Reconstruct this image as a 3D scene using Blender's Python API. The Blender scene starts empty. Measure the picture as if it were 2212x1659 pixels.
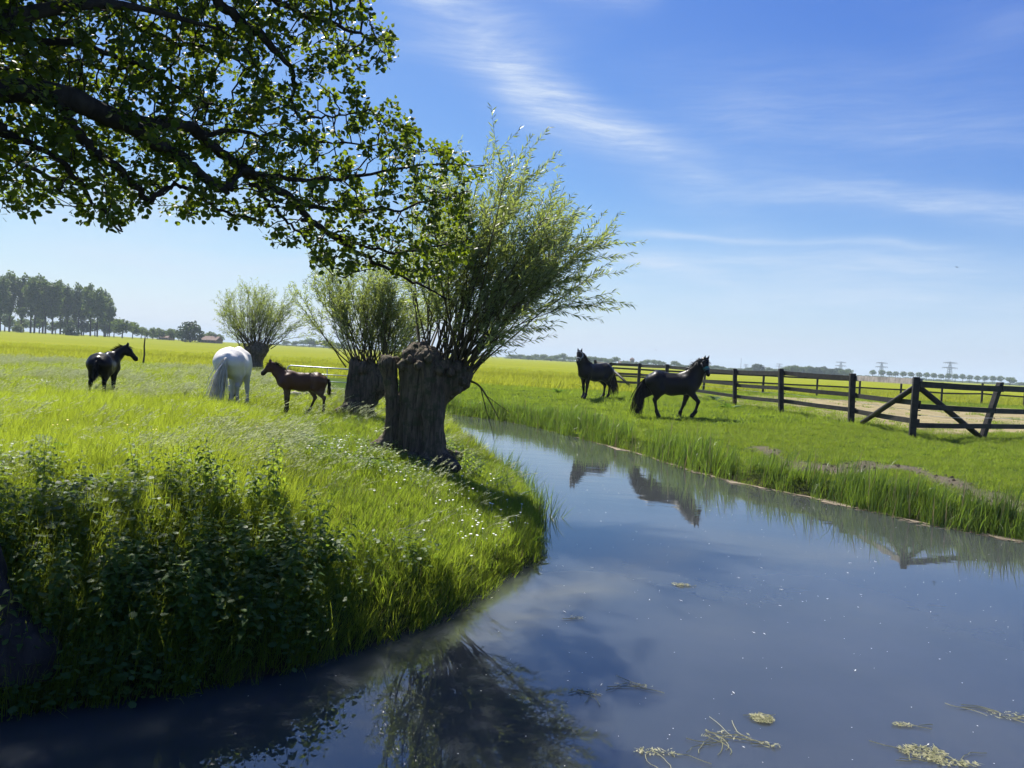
import bpy, math, random
import numpy as np
from mathutils import Vector, Matrix, noise as mnoise

random.seed(7)
RNG = np.random.default_rng(11)
scene = bpy.context.scene
COL = scene.collection

# ------------------------------------------------------------------ camera
F = 1661.0                                   # focal length in pixels of a 2212 px wide picture
PITCH, ROLL, CAM = math.radians(2.0), math.radians(3.03), np.array([0.0, 0.0, 1.6])
cam_data = bpy.data.cameras.new("camera")
cam_data.sensor_width = 36.0
cam_data.lens = 36.0 * F / 2212.0
cam_data.clip_start, cam_data.clip_end = 0.05, 12000
cam = bpy.data.objects.new("camera", cam_data)
COL.objects.link(cam)
CAM_R = Matrix.Rotation(math.pi / 2 - PITCH, 3, 'X') @ Matrix.Rotation(ROLL, 3, 'Z')
cam.matrix_world = Matrix.Translation(Vector(CAM)) @ CAM_R.to_4x4()
scene.camera = cam

# ------------------------------------------------------------------ light
SUN_AZ, SUN_EL = math.radians(-31.0), math.radians(53.0)     # azimuth from +Y towards +X
SUN_DIR = Vector((math.sin(SUN_AZ) * math.cos(SUN_EL), math.cos(SUN_AZ) * math.cos(SUN_EL), math.sin(SUN_EL)))
sun_data = bpy.data.lights.new("sun", 'SUN')
sun_data.energy, sun_data.angle, sun_data.color = 4.9, math.radians(0.55), (1.0, 0.955, 0.88)
sun = bpy.data.objects.new("sun", sun_data)
COL.objects.link(sun)
sun.rotation_euler = SUN_DIR.to_track_quat('Z', 'Y').to_euler()
sun.location = (0, 0, 60)
SKY_STRENGTH = 0.10
EXPOSURE = 1.02
scene.view_settings.view_transform = 'Standard'
scene.view_settings.look = 'None'
scene.view_settings.exposure = EXPOSURE
scene.view_settings.gamma = 1.0
scene.view_settings.use_curve_mapping = False
scene.cycles.max_bounces = 8
scene.cycles.transparent_max_bounces = 8
scene.cycles.volume_bounces = 0
scene.cycles.use_adaptive_sampling = True
scene.cycles.adaptive_threshold = 0.02
scene.cycles.use_denoising = True
scene.cycles.caustics_reflective = False
scene.cycles.caustics_refractive = False


class NT:
    """Small helper that wires shader nodes."""
    def __init__(self, tree):
        self.t = tree
        tree.nodes.clear()

    def n(self, kind, **kw):
        nd = self.t.nodes.new(kind)
        for k, v in kw.items():
            if k.startswith('i_'):
                key = k[2:]
                key = int(key) if key.isdigit() else key.replace('_', ' ')
                s = nd.inputs[key]
                if hasattr(v, 'is_output') or isinstance(v, bpy.types.NodeSocket):
                    self.t.links.new(v, s)
                else:
                    s.default_value = v
            else:
                setattr(nd, k, v)
        return nd

    def l(self, a, b):
        self.t.links.new(a, b)

    def math(self, op, a, b=None, c=None, clamp=False):
        nd = self.t.nodes.new('ShaderNodeMath')
        nd.operation, nd.use_clamp = op, clamp
        for i, v in enumerate((a, b, c)):
            if v is None:
                continue
            if isinstance(v, bpy.types.NodeSocket):
                self.t.links.new(v, nd.inputs[i])
            else:
                nd.inputs[i].default_value = v
        return nd.outputs[0]

    def mix(self, fac, a, b, mode='MIX'):
        nd = self.t.nodes.new('ShaderNodeMix')
        nd.data_type, nd.blend_type = 'RGBA', mode
        for key, v in ((0, fac), (6, a), (7, b)):
            if isinstance(v, bpy.types.NodeSocket):
                self.t.links.new(v, nd.inputs[key])
            else:
                nd.inputs[key].default_value = v if key == 0 else (*v, 1.0)[:4]
        return nd.outputs[2]

    def ramp(self, fac, stops, interp='LINEAR'):
        nd = self.t.nodes.new('ShaderNodeValToRGB')
        nd.color_ramp.interpolation = interp
        el = nd.color_ramp.elements
        while len(el) > 1:
            el.remove(el[0])
        for i, (p, c) in enumerate(stops):
            e = el[0] if i == 0 else el.new(p)
            e.position = p
            e.color = (c, c, c, 1) if isinstance(c, (int, float)) else (*c, 1)
        self.t.links.new(fac, nd.inputs[0])
        return nd.outputs[0]

    def noise(self, vec, scale, detail=4, rough=0.55, out=0, dist=0.0):
        nd = self.t.nodes.new('ShaderNodeTexNoise')
        nd.inputs['Scale'].default_value = scale
        nd.inputs['Detail'].default_value = detail
        nd.inputs['Roughness'].default_value = rough
        nd.inputs['Distortion'].default_value = dist
        if vec is not None:
            self.t.links.new(vec, nd.inputs['Vector'])
        return nd.outputs[out]

    def mapping(self, vec, scale=(1, 1, 1), rot=(0, 0, 0), loc=(0, 0, 0)):
        nd = self.t.nodes.new('ShaderNodeMapping')
        nd.inputs['Scale'].default_value = scale
        nd.inputs['Rotation'].default_value = rot
        nd.inputs['Location'].default_value = loc
        self.t.links.new(vec, nd.inputs['Vector'])
        return nd.outputs[0]


# ------------------------------------------------------------------ sky
world = bpy.data.worlds.new("World")
scene.world = world
world.use_nodes = True
w = NT(world.node_tree)
sky = w.n('ShaderNodeTexSky')
sky.sky_type = 'NISHITA'
sky.sun_disc = False
sky.sun_elevation = SUN_EL
sky.sun_rotation = SUN_AZ
sky.altitude = 0
sky.air_density, sky.dust_density, sky.ozone_density = 1.0, 0.6, 1.6
tc = w.n('ShaderNodeTexCoord')
sep = w.n('ShaderNodeSeparateXYZ', i_0=tc.outputs['Generated'])
dx, dy, dz = sep.outputs
az = w.math('ARCTAN2', dx, dy)                                    # radians right of +Y
el = w.math('ARCSINE', dz)
# the phone's rendering of this sky: deeper blue aloft, still pale at the horizon (a power per channel)
K = 1.0 / (SKY_STRENGTH * 2 ** EXPOSURE)
chan = w.n('ShaderNodeSeparateColor', i_0=sky.outputs[0]).outputs
skyc = w.n('ShaderNodeCombineColor', i_0=w.math('MULTIPLY', w.math('POWER', chan[0], 1.62), 0.0262 * K), i_1=w.math('MULTIPLY', w.math('POWER', chan[1], 1.37), 0.0475 * K),
           i_2=w.math('MULTIPLY', w.math('POWER', chan[2], 0.66), 0.2417 * K)).outputs[0]
# thin cirrus: flow-stretched noise on a flat layer high above
inv = w.math('DIVIDE', 1.0, w.math('MAXIMUM', w.math('ADD', dz, 0.10), 0.06))
lay = w.n('ShaderNodeCombineXYZ', i_0=w.math('MULTIPLY', dx, inv), i_1=w.math('MULTIPLY', dy, inv), i_2=0.0).outputs[0]
ang = w.n('ShaderNodeCombineXYZ', i_0=az, i_1=el, i_2=0.0).outputs[0]
warp = w.noise(w.mapping(ang, (3, 8, 1)), 1.0, 3, 0.5, out=1)
wv = w.n('ShaderNodeVectorMath', operation='MULTIPLY_ADD', i_0=warp, i_1=(0.13, 0.055, 0), i_2=ang).outputs[0]
streak = w.noise(w.mapping(wv, (3.0, 20.0, 1), rot=(0, 0, 0.42)), 1.0, 7, 0.62)
broad = w.noise(w.mapping(wv, (1.4, 5.0, 1), rot=(0, 0, 0.3)), 1.3, 4, 0.5)
fine = w.noise(w.mapping(wv, (6.0, 44.0, 1), rot=(0, 0, 0.36)), 1.0, 6, 0.65)


def ridge(a0, e0, a1, e1, width, taper=1.0):
    """A soft band along the line (a0,e0)-(a1,e1) in azimuth / elevation (degrees): a long cirrus plume."""
    a0, e0, a1, e1, width = [math.radians(v) for v in (a0, e0, a1, e1, width)]
    L = math.hypot(a1 - a0, e1 - e0)
    ux, uy = (a1 - a0) / L, (e1 - e0) / L
    s2 = w.n('ShaderNodeSeparateXYZ', i_0=wv).outputs
    pa, pe = w.math('SUBTRACT', s2[0], a0 + 0.065), w.math('SUBTRACT', s2[1], e0 + 0.0275)
    t = w.math('ADD', w.math('MULTIPLY', pa, ux), w.math('MULTIPLY', pe, uy))
    q = w.math('SUBTRACT', w.math('MULTIPLY', pe, ux), w.math('MULTIPLY', pa, uy))
    g = w.math('POWER', 2.718, w.math('MULTIPLY', w.math('POWER', w.math('DIVIDE', q, width), 2.0), -1.0))
    m = w.n('ShaderNodeMapRange', interpolation_type='SMOOTHSTEP', i_0=t, i_1=-0.10 * L, i_2=0.25 * L).outputs[0]
    m2 = w.n('ShaderNodeMapRange', interpolation_type='SMOOTHSTEP', i_0=t, i_1=1.15 * L, i_2=0.75 * L).outputs[0]
    return w.math('MULTIPLY', g, w.math('MULTIPLY', m, m2))


cl = None
for args, k in (((-9, 25.5, 0, 20.5, 2.2), 0.42), ((-5, 21.3, 13.0, 14.4, 1.2), 0.55), ((-2, 17.5, 10, 15.5, 1.2), 0.30), ((14, 13.5, 40, 10.0, 1.3), 0.42), ((-12, 27, 4, 17.5, 2.6), 0.50), ((-4, 19.5, 16, 12.0, 1.6), 0.40), ((8, 20, 34, 18.0, 2.2), 0.22), ((0, 25.5, 9, 24.5, 0.9), 0.5), ((3, 8.8, 16, 6.0, 0.55), 0.62), ((6, 9.6, 28, 8.4, 0.30), 0.55),
                ((3, 7.6, 34, 7.2, 0.9), 0.55), ((9, 17.2, 36, 15.2, 1.6), 0.30), ((-36, 8.5, -10, 9.5, 1.8), 0.65), ((-30, 5.5, 10, 5.2, 1.3), 0.55),
                ((8, 12.5, 38, 11.0, 0.9), 0.30), ((10, 5.6, 40, 4.6, 1.2), 0.45)):
    r = w.math('MULTIPLY', ridge(*args), k)
    cl = r if cl is None else w.math('ADD', cl, r)
tex = w.math('MULTIPLY', w.n('ShaderNodeMapRange', i_0=streak, i_1=0.30, i_2=0.72).outputs[0],
             w.n('ShaderNodeMapRange', i_0=fine, i_1=0.25, i_2=0.75, i_3=0.55, i_4=1.1).outputs[0])
fibre = w.noise(w.mapping(wv, (9.0, 85.0, 1), rot=(0, 0, 0.44)), 1.0, 6, 0.7)
fib = w.n('ShaderNodeMapRange', i_0=fibre, i_1=0.32, i_2=0.70).outputs[0]
plume = w.math('MULTIPLY', cl, w.math('ADD', 0.10, w.math('MULTIPLY', w.math('ADD', 0.25, fib), w.math('ADD', 0.22, tex))))
veil = w.n('ShaderNodeMapRange', interpolation_type='SMOOTHSTEP', i_0=broad, i_1=0.46, i_2=0.80, i_3=0.0, i_4=0.40).outputs[0]
veil = w.math('MULTIPLY', veil, tex)
low = w.n('ShaderNodeMapRange', interpolation_type='SMOOTHSTEP', i_0=el, i_1=math.radians(13), i_2=0.0, i_3=0.0, i_4=0.55).outputs[0]
low = w.math('MULTIPLY', low, w.math('ADD', 0.55, w.math('MULTIPLY', streak, 0.9)))
cov = w.math('ADD', w.math('ADD', plume, veil), low, clamp=True)
cov = w.math('MULTIPLY', cov, 0.80)
final = w.mix(cov, skyc, (0.72 * K, 0.82 * K, 0.97 * K))
bg = w.n('ShaderNodeBackground', i_Color=final, i_Strength=SKY_STRENGTH)
wo = w.n('ShaderNodeOutputWorld', i_Surface=bg.outputs[0])

# ------------------------------------------------------------------ picture geometry -> places in the world


def ray(px, py):
    v = CAM_R @ Vector(((px - 1106.0) / F, (829.5 - py) / F, -1.0))
    return np.array(v)


def G(px, py, z=0.0):
    """The place at height z that the photograph shows at (px, py)."""
    v = ray(px, py)
    return CAM + v * ((z - CAM[2]) / v[2])


def D(px, py, depth):
    """The place at distance depth (along +Y) that the photograph shows at (px, py)."""
    v = ray(px, py)
    return CAM + v * (depth / v[1])


def to_px(P):
    P = np.atleast_2d(P) - CAM
    R = np.array(CAM_R)
    c = P @ R
    return np.stack([1106 + F * c[:, 0] / -c[:, 2], 829.5 - F * c[:, 1] / -c[:, 2]], 1)


# ------------------------------------------------------------------ object helpers


def tag(o, label=None, cat=None, group=None, kind=None):
    for k, v in (("label", label), ("category", cat), ("group", group), ("kind", kind)):
        if v:
            o[k] = v
    return o


def empty(name, loc=(0, 0, 0), rz=0.0):
    o = bpy.data.objects.new(name, None)
    o.empty_display_size = 0.2
    COL.objects.link(o)
    o.location = tuple(float(c) for c in loc)
    o.rotation_euler = (0, 0, rz)
    return o


def link(name, mesh, parent=None, loc=None, rot=None, scl=None):
    o = bpy.data.objects.new(name, mesh)
    COL.objects.link(o)
    if parent is not None:
        o.parent = parent
    if loc is not None:
        o.location = tuple(float(c) for c in loc)
    if rot is not None:
        o.rotation_euler = tuple(float(c) for c in rot)
    if scl is not None:
        o.scale = (scl,) * 3 if isinstance(scl, (int, float)) else tuple(scl)
    return o


def copy_thing(src, loc=None, rz=None, scl=None):
    """A copy of a thing with copies of its parts and their parts; mesh data is shared."""
    c = src.copy()
    COL.objects.link(c)
    if loc is not None:
        c.location = tuple(float(v) for v in loc)
    if rz is not None:
        c.rotation_euler = (0, 0, rz)
    if scl is not None:
        c.scale = (scl,) * 3 if isinstance(scl, (int, float)) else tuple(scl)
    for ch in src.children:
        d = ch.copy()
        COL.objects.link(d)
        d.parent = c
        for g in ch.children:
            e = g.copy()
            COL.objects.link(e)
            e.parent = d
    return c


class MB:
    """Collects vertices and faces (triangles or quads) and a grey value per vertex; makes one mesh."""
    def __init__(self):
        self.v, self.f, self.c, self.nv = [], [], [], 0

    def add(self, verts, faces, col=0.5):
        verts = np.asarray(verts, float).reshape(-1, 3)
        self.v.append(verts)
        b = self.nv
        self.f.extend([tuple(int(i) + b for i in f) for f in faces])
        cc = np.broadcast_to(np.asarray(col, float).reshape(-1), (len(verts),)) if np.ndim(col) < 2 else col
        self.c.append(np.array(cc))
        self.nv += len(verts)

    def box(self, a, b, wx, wz, col=0.5, up=(0, 0, 1)):
        """A beam from a to b, wx across and wz high."""
        a, b, up = np.array(a, float), np.array(b, float), np.array(up, float)
        d = (b - a) / np.linalg.norm(b - a)
        s = np.cross(d, up)
        if np.linalg.norm(s) < 1e-4:
            s = np.cross(d, (1, 0, 0))
        s /= np.linalg.norm(s)
        u = np.cross(s, d)
        vs = [p + s * i * wx / 2 + u * j * wz / 2 for p in (a, b) for i, j in ((-1, -1), (1, -1), (1, 1), (-1, 1))]
        self.add(vs, [(0, 3, 2, 1), (4, 5, 6, 7), (0, 1, 5, 4), (1, 2, 6, 5), (2, 3, 7, 6), (3, 0, 4, 7)], col)

    def tube(self, pts, rad, sides=6, cap=True, col=0.5):
        pts = np.asarray(pts, float)
        rad = np.broadcast_to(np.asarray(rad, float), (len(pts),))
        t = np.gradient(pts, axis=0)
        t /= np.linalg.norm(t, axis=1)[:, None] + 1e-9
        ref = np.array((0.0, 0, 1)) if abs(t[0][2]) < 0.9 else np.array((1.0, 0, 0))
        vs = []
        for p, d, r in zip(pts, t, rad):
            s = np.cross(d, ref)
            s /= np.linalg.norm(s) + 1e-9
            u = np.cross(s, d)
            ref = u
            for k in range(sides):
                a = 2 * math.pi * k / sides
                vs.append(p + r * (math.cos(a) * s + math.sin(a) * u))
        fs = []
        for i in range(len(pts) - 1):
            for k in range(sides):
                k2 = (k + 1) % sides
                fs.append((i * sides + k, i * sides + k2, (i + 1) * sides + k2, (i + 1) * sides + k))
        if cap:
            fs.append(tuple(range(sides - 1, -1, -1)))
            fs.append(tuple((len(pts) - 1) * sides + k for k in range(sides)))
        self.add(vs, fs, col)

    def mesh(self, name, mat=None, smooth=True):
        me = bpy.data.meshes.new(name)
        if self.v:
            me.from_pydata(np.concatenate(self.v).tolist(), [], self.f)
            at = me.attributes.new("shade", 'FLOAT', 'POINT')
            at.data.foreach_set('value', np.concatenate(self.c).astype(np.float32))
            if smooth:
                me.shade_smooth()
        if mat is not None:
            me.materials.append(mat)
        return me

    def build(self, name, mat=None, parent=None, smooth=True, **kw):
        return link(name, self.mesh(name, mat, smooth), parent, **kw)


def fast_mesh(name, V, Fa, mat=None, shade=None, smooth=True):
    """Mesh from arrays; all faces have the same number of corners."""
    me = bpy.data.meshes.new(name)
    V = np.ascontiguousarray(V, np.float32)
    Fa = np.ascontiguousarray(Fa, np.int32)
    nf, k = Fa.shape
    me.vertices.add(len(V))
    me.vertices.foreach_set('co', V.ravel())
    me.loops.add(nf * k)
    me.loops.foreach_set('vertex_index', Fa.ravel())
    me.polygons.add(nf)
    me.polygons.foreach_set('loop_start', np.arange(0, nf * k, k, dtype=np.int32))
    if shade is not None:
        at = me.attributes.new("shade", 'FLOAT', 'POINT')
        at.data.foreach_set('value', np.ascontiguousarray(shade, np.float32))
    me.update(calc_edges=True)
    if smooth:
        me.shade_smooth()
    if mat is not None:
        me.materials.append(mat)
    return me


def stamp(tv, tf, M, T):
    """Copies of a template (tv, tf) under matrices M (N,3,3) and places T (N,3), as arrays."""
    tv, tf = np.asarray(tv, float), np.asarray(tf)
    V = np.einsum('nij,kj->nki', M, tv) + T[:, None, :]
    Fa = tf[None] + (np.arange(len(T)) * len(tv))[:, None, None]
    return V.reshape(-1, 3), Fa.reshape(-1, tf.shape[1])


def frames(x, n_hint):
    """Matrices whose columns are x (leaf axis), y (across) and z (leaf normal, near n_hint)."""
    x = x / (np.linalg.norm(x, axis=1)[:, None] + 1e-9)
    y = np.cross(n_hint, x)
    y /= np.linalg.norm(y, axis=1)[:, None] + 1e-9
    z = np.cross(x, y)
    return np.stack([x, y, z], 2)


def ss(x, a, b):
    t = np.clip((np.asarray(x, float) - a) / (b - a), 0, 1)
    return t * t * (3 - 2 * t)


def value_noise(x, y, s, seed=0):
    """Cheap smooth 2-D noise in 0..1 (arrays)."""
    x, y = np.asarray(x, float) * s, np.asarray(y, float) * s
    xi, yi = np.floor(x), np.floor(y)
    fx, fy = x - xi, y - yi
    fx, fy = fx * fx * (3 - 2 * fx), fy * fy * (3 - 2 * fy)

    def h(a, b):
        n = np.sin(a * 127.1 + b * 311.7 + seed * 74.7) * 43758.5453
        return n - np.floor(n)
    return (h(xi, yi) * (1 - fx) + h(xi + 1, yi) * fx) * (1 - fy) + (h(xi, yi + 1) * (1 - fx) + h(xi + 1, yi + 1) * fx) * fy


def in_poly(P, poly):
    P, poly = np.asarray(P, float), np.asarray(poly, float)
    x, y = P[:, 0], P[:, 1]
    ins = np.zeros(len(P), bool)
    j = len(poly) - 1
    for i in range(len(poly)):
        xi, yi, xj, yj = *poly[i], *poly[j]
        c = ((yi > y) != (yj > y)) & (x < (xj - xi) * (y - yi) / (yj - yi + 1e-12) + xi)
        ins ^= c
        j = i
    return ins


def dist_line(P, line):
    P, line = np.asarray(P, float), np.asarray(line, float)
    d = np.full(len(P), 1e9)
    for a, b in zip(line[:-1], line[1:]):
        ab = b - a
        t = np.clip(((P - a) @ ab) / (ab @ ab + 1e-12), 0, 1)
        d = np.minimum(d, np.linalg.norm(P - (a + t[:, None] * ab), axis=1))
    return d
# ================================================================== materials


def new_mat(name):
    m = bpy.data.materials.new(name)
    m.use_nodes = True
    return m, NT(m.node_tree)


def out(nt, shader, disp=None):
    nt.n('ShaderNodeOutputMaterial', i_Surface=shader)


def plain(name, col, rough=0.6, spec=0.5, bump=None, var=None, metal=0.0, sheen=0.0, attr=0.0):
    """Principled surface with noise-driven colour variation and fine relief."""
    m, nt = new_mat(name)
    co = nt.n('ShaderNodeTexCoord').outputs['Object']
    c = None
    if var:
        s, amt = var
        nz = nt.noise(co, s, 5, 0.6)
        c = nt.mix(nt.n('ShaderNodeMapRange', i_0=nz, i_1=0.3, i_2=0.7).outputs[0], tuple(v * (1 - amt) for v in col), tuple(min(1, v * (1 + amt)) for v in col))
    p = nt.n('ShaderNodeBsdfPrincipled', i_Roughness=rough, i_Metallic=metal)
    p.inputs['Specular IOR Level'].default_value = spec
    p.inputs['Sheen Weight'].default_value = sheen
    if c is not None:
        nt.l(c, p.inputs['Base Color'])
    else:
        p.inputs['Base Color'].default_value = (*col, 1)
    if bump:
        s, st = bump
        b = nt.n('ShaderNodeBump', i_Strength=st, i_Distance=0.02, i_Height=nt.noise(co, s, 6, 0.6))
        nt.l(b.outputs[0], p.inputs['Normal'])
    out(nt, p.outputs[0])
    return m


def leaf_mat(name, dark, light, trans, tw=0.45, rough=0.45, spec=0.35, inst=False, dry=None, hueamt=1.0, back=None):
    """Thin leaf: glossy front plus light shining through. 'shade' (per blade) and 'tint' (per copy) vary the colour."""
    m, nt = new_mat(name)
    sh = nt.n('ShaderNodeAttribute', attribute_name='shade').outputs['Fac']
    if inst:
        ti = nt.n('ShaderNodeAttribute', attribute_type='INSTANCER', attribute_name='tint').outputs['Fac']
        f = nt.math('ADD', nt.math('MULTIPLY', sh, 0.55), nt.math('MULTIPLY', ti, 0.45), clamp=True)
    else:
        f = sh
    c = nt.mix(f, dark, light)
    tcol = nt.mix(f, tuple(v * 0.55 for v in trans), trans)
    if dry is not None:
        k = nt.n('ShaderNodeMapRange', i_0=sh, i_1=0.90, i_2=0.93).outputs[0]
        c = nt.mix(k, c, dry)
        tcol = nt.mix(k, tcol, tuple(v * 0.6 for v in dry))
    if back is not None:
        g = nt.n('ShaderNodeNewGeometry')
        c = nt.mix(g.outputs['Backfacing'], c, back)
    p = nt.n('ShaderNodeBsdfPrincipled', i_Roughness=rough, i_Base_Color=c)
    p.inputs['Specular IOR Level'].default_value = spec
    t = nt.n('ShaderNodeBsdfTranslucent', i_Color=tcol)
    mx = nt.n('ShaderNodeMixShader', i_0=tw, i_1=p.outputs[0], i_2=t.outputs[0])
    out(nt, mx.outputs[0])
    return m


def bark_mat(name, a, b, scale=6.0, stretch=0.18, bump=0.7, moss=None):
    m, nt = new_mat(name)
    co = nt.n('ShaderNodeTexCoord').outputs['Object']
    mp = nt.mapping(co, (scale, scale, scale * stretch))
    n1 = nt.noise(mp, 1.0, 8, 0.65, dist=0.8)
    n2 = nt.noise(co, scale * 0.5, 4, 0.6)
    c = nt.mix(nt.n('ShaderNodeMapRange', i_0=n1, i_1=0.35, i_2=0.68).outputs[0], a, b)
    if moss:
        c = nt.mix(nt.n('ShaderNodeMapRange', i_0=n2, i_1=0.50, i_2=0.62, i_4=0.7).outputs[0], c, moss)
    bm = nt.n('ShaderNodeBump', i_Strength=bump, i_Distance=0.03, i_Height=n1)
    p = nt.n('ShaderNodeBsdfPrincipled', i_Roughness=0.9, i_Base_Color=c, i_Normal=bm.outputs[0])
    p.inputs['Specular IOR Level'].default_value = 0.2
    out(nt, p.outputs[0])
    return m


M = {}
M['grass'] = leaf_mat('grass_blade', (0.060, 0.105, 0.018), (0.165, 0.215, 0.026), (0.51, 0.63, 0.046), 0.50, 0.48, 0.18, True, dry=(0.33, 0.27, 0.10))
M['crop_blade'] = leaf_mat('crop_blade', (0.14, 0.175, 0.014), (0.27, 0.295, 0.03), (0.54, 0.59, 0.05), 0.45, 0.6, 0.08, True)
M['grass_short'] = leaf_mat('short_grass_blade', (0.055, 0.105, 0.018), (0.160, 0.220, 0.026), (0.43, 0.58, 0.045), 0.47, 0.50, 0.16, True, dry=(0.30, 0.25, 0.11))
M['seed'] = leaf_mat('grass_seed_head', (0.24, 0.27, 0.13), (0.48, 0.50, 0.30), (0.55, 0.60, 0.30), 0.5, 0.5, 0.3, True)
M['reed'] = leaf_mat('reed_blade', (0.050, 0.100, 0.016), (0.115, 0.195, 0.030), (0.30, 0.46, 0.045), 0.42, 0.35, 0.45, True, dry=(0.36, 0.30, 0.14))
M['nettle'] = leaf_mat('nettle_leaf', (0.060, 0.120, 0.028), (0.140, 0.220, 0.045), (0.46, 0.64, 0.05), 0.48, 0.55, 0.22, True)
M['herb'] = leaf_mat('low_herb_leaf', (0.045, 0.09, 0.022), (0.110, 0.175, 0.042), (0.32, 0.48, 0.05), 0.36, 0.5, 0.28, True)
M['dock'] = leaf_mat('dock_leaf', (0.035, 0.085, 0.018), (0.070, 0.140, 0.030), (0.20, 0.36, 0.03), 0.40, 0.55, 0.2)
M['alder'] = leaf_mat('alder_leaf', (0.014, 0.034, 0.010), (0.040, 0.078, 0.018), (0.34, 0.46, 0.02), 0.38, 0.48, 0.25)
M['willow_leaf'] = leaf_mat('willow_leaf', (0.075, 0.115, 0.034), (0.180, 0.220, 0.090), (0.48, 0.58, 0.095), 0.46, 0.42, 0.4, back=(0.22, 0.27, 0.17))
M['alder_bark'] = bark_mat('alder_bark', (0.020, 0.017, 0.014), (0.055, 0.047, 0.038), 9, 0.3, 0.6)
M['willow_bark'] = bark_mat('willow_bark', (0.042, 0.032, 0.022), (0.19, 0.152, 0.108), 16.0, 0.10, 1.0, moss=(0.055, 0.062, 0.030))
M['shoot'] = plain('willow_shoot_bark', (0.085, 0.070, 0.035), 0.7, 0.3, var=(8, 0.4))
M['petal'] = plain('white_petal', (0.80, 0.80, 0.78), 0.6)
M['yellow'] = plain('yellow_petal', (0.75, 0.48, 0.02), 0.5)

# ================================================================== land and water
WATER_Z = -0.90
LEFT_PX = [(380, 1500), (560, 1468), (680, 1437), (790, 1400), (900, 1358), (975, 1322), (1030, 1288), (1075, 1250), (1130, 1225), (1166, 1200), (1166, 1150),
           (1150, 1095), (1110, 1045), (1050, 1000), (1000, 962), (972, 930), (955, 905)]
RIGHT_PX = [(2212, 1166), (2100, 1148), (2000, 1130), (1900, 1106), (1800, 1083), (1700, 1064), (1600, 1044), (1500, 1018), (1400, 985), (1300, 958), (1200, 932), (1120, 915), (1060, 905), (985, 896)]
left_bank = [(-30.0, -1.0), (-14.0, 2.2), (-7.5, 3.6), (-4.6, 4.3)] + [tuple(G(x, y, WATER_Z)[:2]) for x, y in LEFT_PX] + [(-3.6, 28.2), (-5.0, 28.4), (-6.4, 29.0)]
right_bank = [(-6.6, 32.2), (-5.0, 34.0), (-3.6, 33.4)] + [tuple(G(x, y, WATER_Z)[:2]) for x, y in RIGHT_PX[::-1]] + [(11.5, 10.8), (16.0, 9.0), (34.0, 6.0)]
near_bank = [(34.0, -1.6), (10.0, -0.9), (0.0, -0.6), (-8.0, -1.5), (-16, -3.0)]
WATER = np.array(left_bank + right_bank + near_bank)
MUD_LINE = np.array([G(x, y, -0.22)[:2] for x, y in ((1640, 962), (1720, 985), (1800, 996), (1880, 1000), (1960, 1008), (2050, 1030), (2140, 1052), (2230, 1068))] + [(14.0, 12.6)])
CORNER = G(1970, 946, 0.0)[:2]
FENCE_FAR_CORNER = np.array((7.0, 47.5))


def shore(P):
    """Distance to the waterline, positive on land; and whether the left / right / near bank is the closest."""
    d = dist_line(P, np.vstack([WATER, WATER[:1]]))
    s = np.where(in_poly(P, WATER), -d, d)
    dl, dr, dn = dist_line(P, left_bank + right_bank[:1]), dist_line(P, right_bank), dist_line(P, near_bank)
    return s, np.argmin(np.stack([dl, dr, dn]), 0)


def height(P):
    P = np.asarray(P, float)[:, :2]
    s, side = shore(P)
    x, y = P[:, 0], P[:, 1]
    wob = 0.10 * (value_noise(x, y, 1.7, 3) - 0.5)
    near = ss(y, 10.5, 6.5) * (side == 0)                                       # the steep nettle bank
    hl_ = -0.97 + 0.30 * ss(s, 0, 0.22) + 0.67 * ss(s, 0.1, 3.4)
    hn_ = -0.97 + 0.45 * ss(s, -0.02, 0.35) + 0.50 * ss(s, 0.1, 1.9)
    hL = hl_ * (1 - near) + hn_ * near
    hR = -0.97 + 0.42 * ss(s, 0, 0.30) + 0.27 * ss(s, 0.3, 1.8) + 0.28 * ss(s, 2.2, 6.5)
    h = np.where(side == 1, hR, hL) + wob * ss(s, 0.1, 1.0) * ss(s, 400, 60)
    h = h + 0.02
    bed = -0.95 + np.clip(s, -0.9, 0) * 0.55
    h = np.where(s < 0, bed, h)
    h = h + 1.0 * ss(y, 150, 330) * ss(-x, 60, 160)                             # the land lifts a little towards the far wood on the left
    return h


def hz(x, y):
    return float(height(np.array([[x, y]]))[0])


def axis(lo, hi, step, far_lo, far_hi, grow=1.16):
    a = list(np.arange(lo, hi + 1e-6, step))
    s, v = step, hi
    while v < far_hi:
        s *= grow
        v += s
        a.append(v)
    s, v = step, lo
    while v > far_lo:
        s *= grow
        v -= s
        a.insert(0, v)
    return np.array(a)


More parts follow.
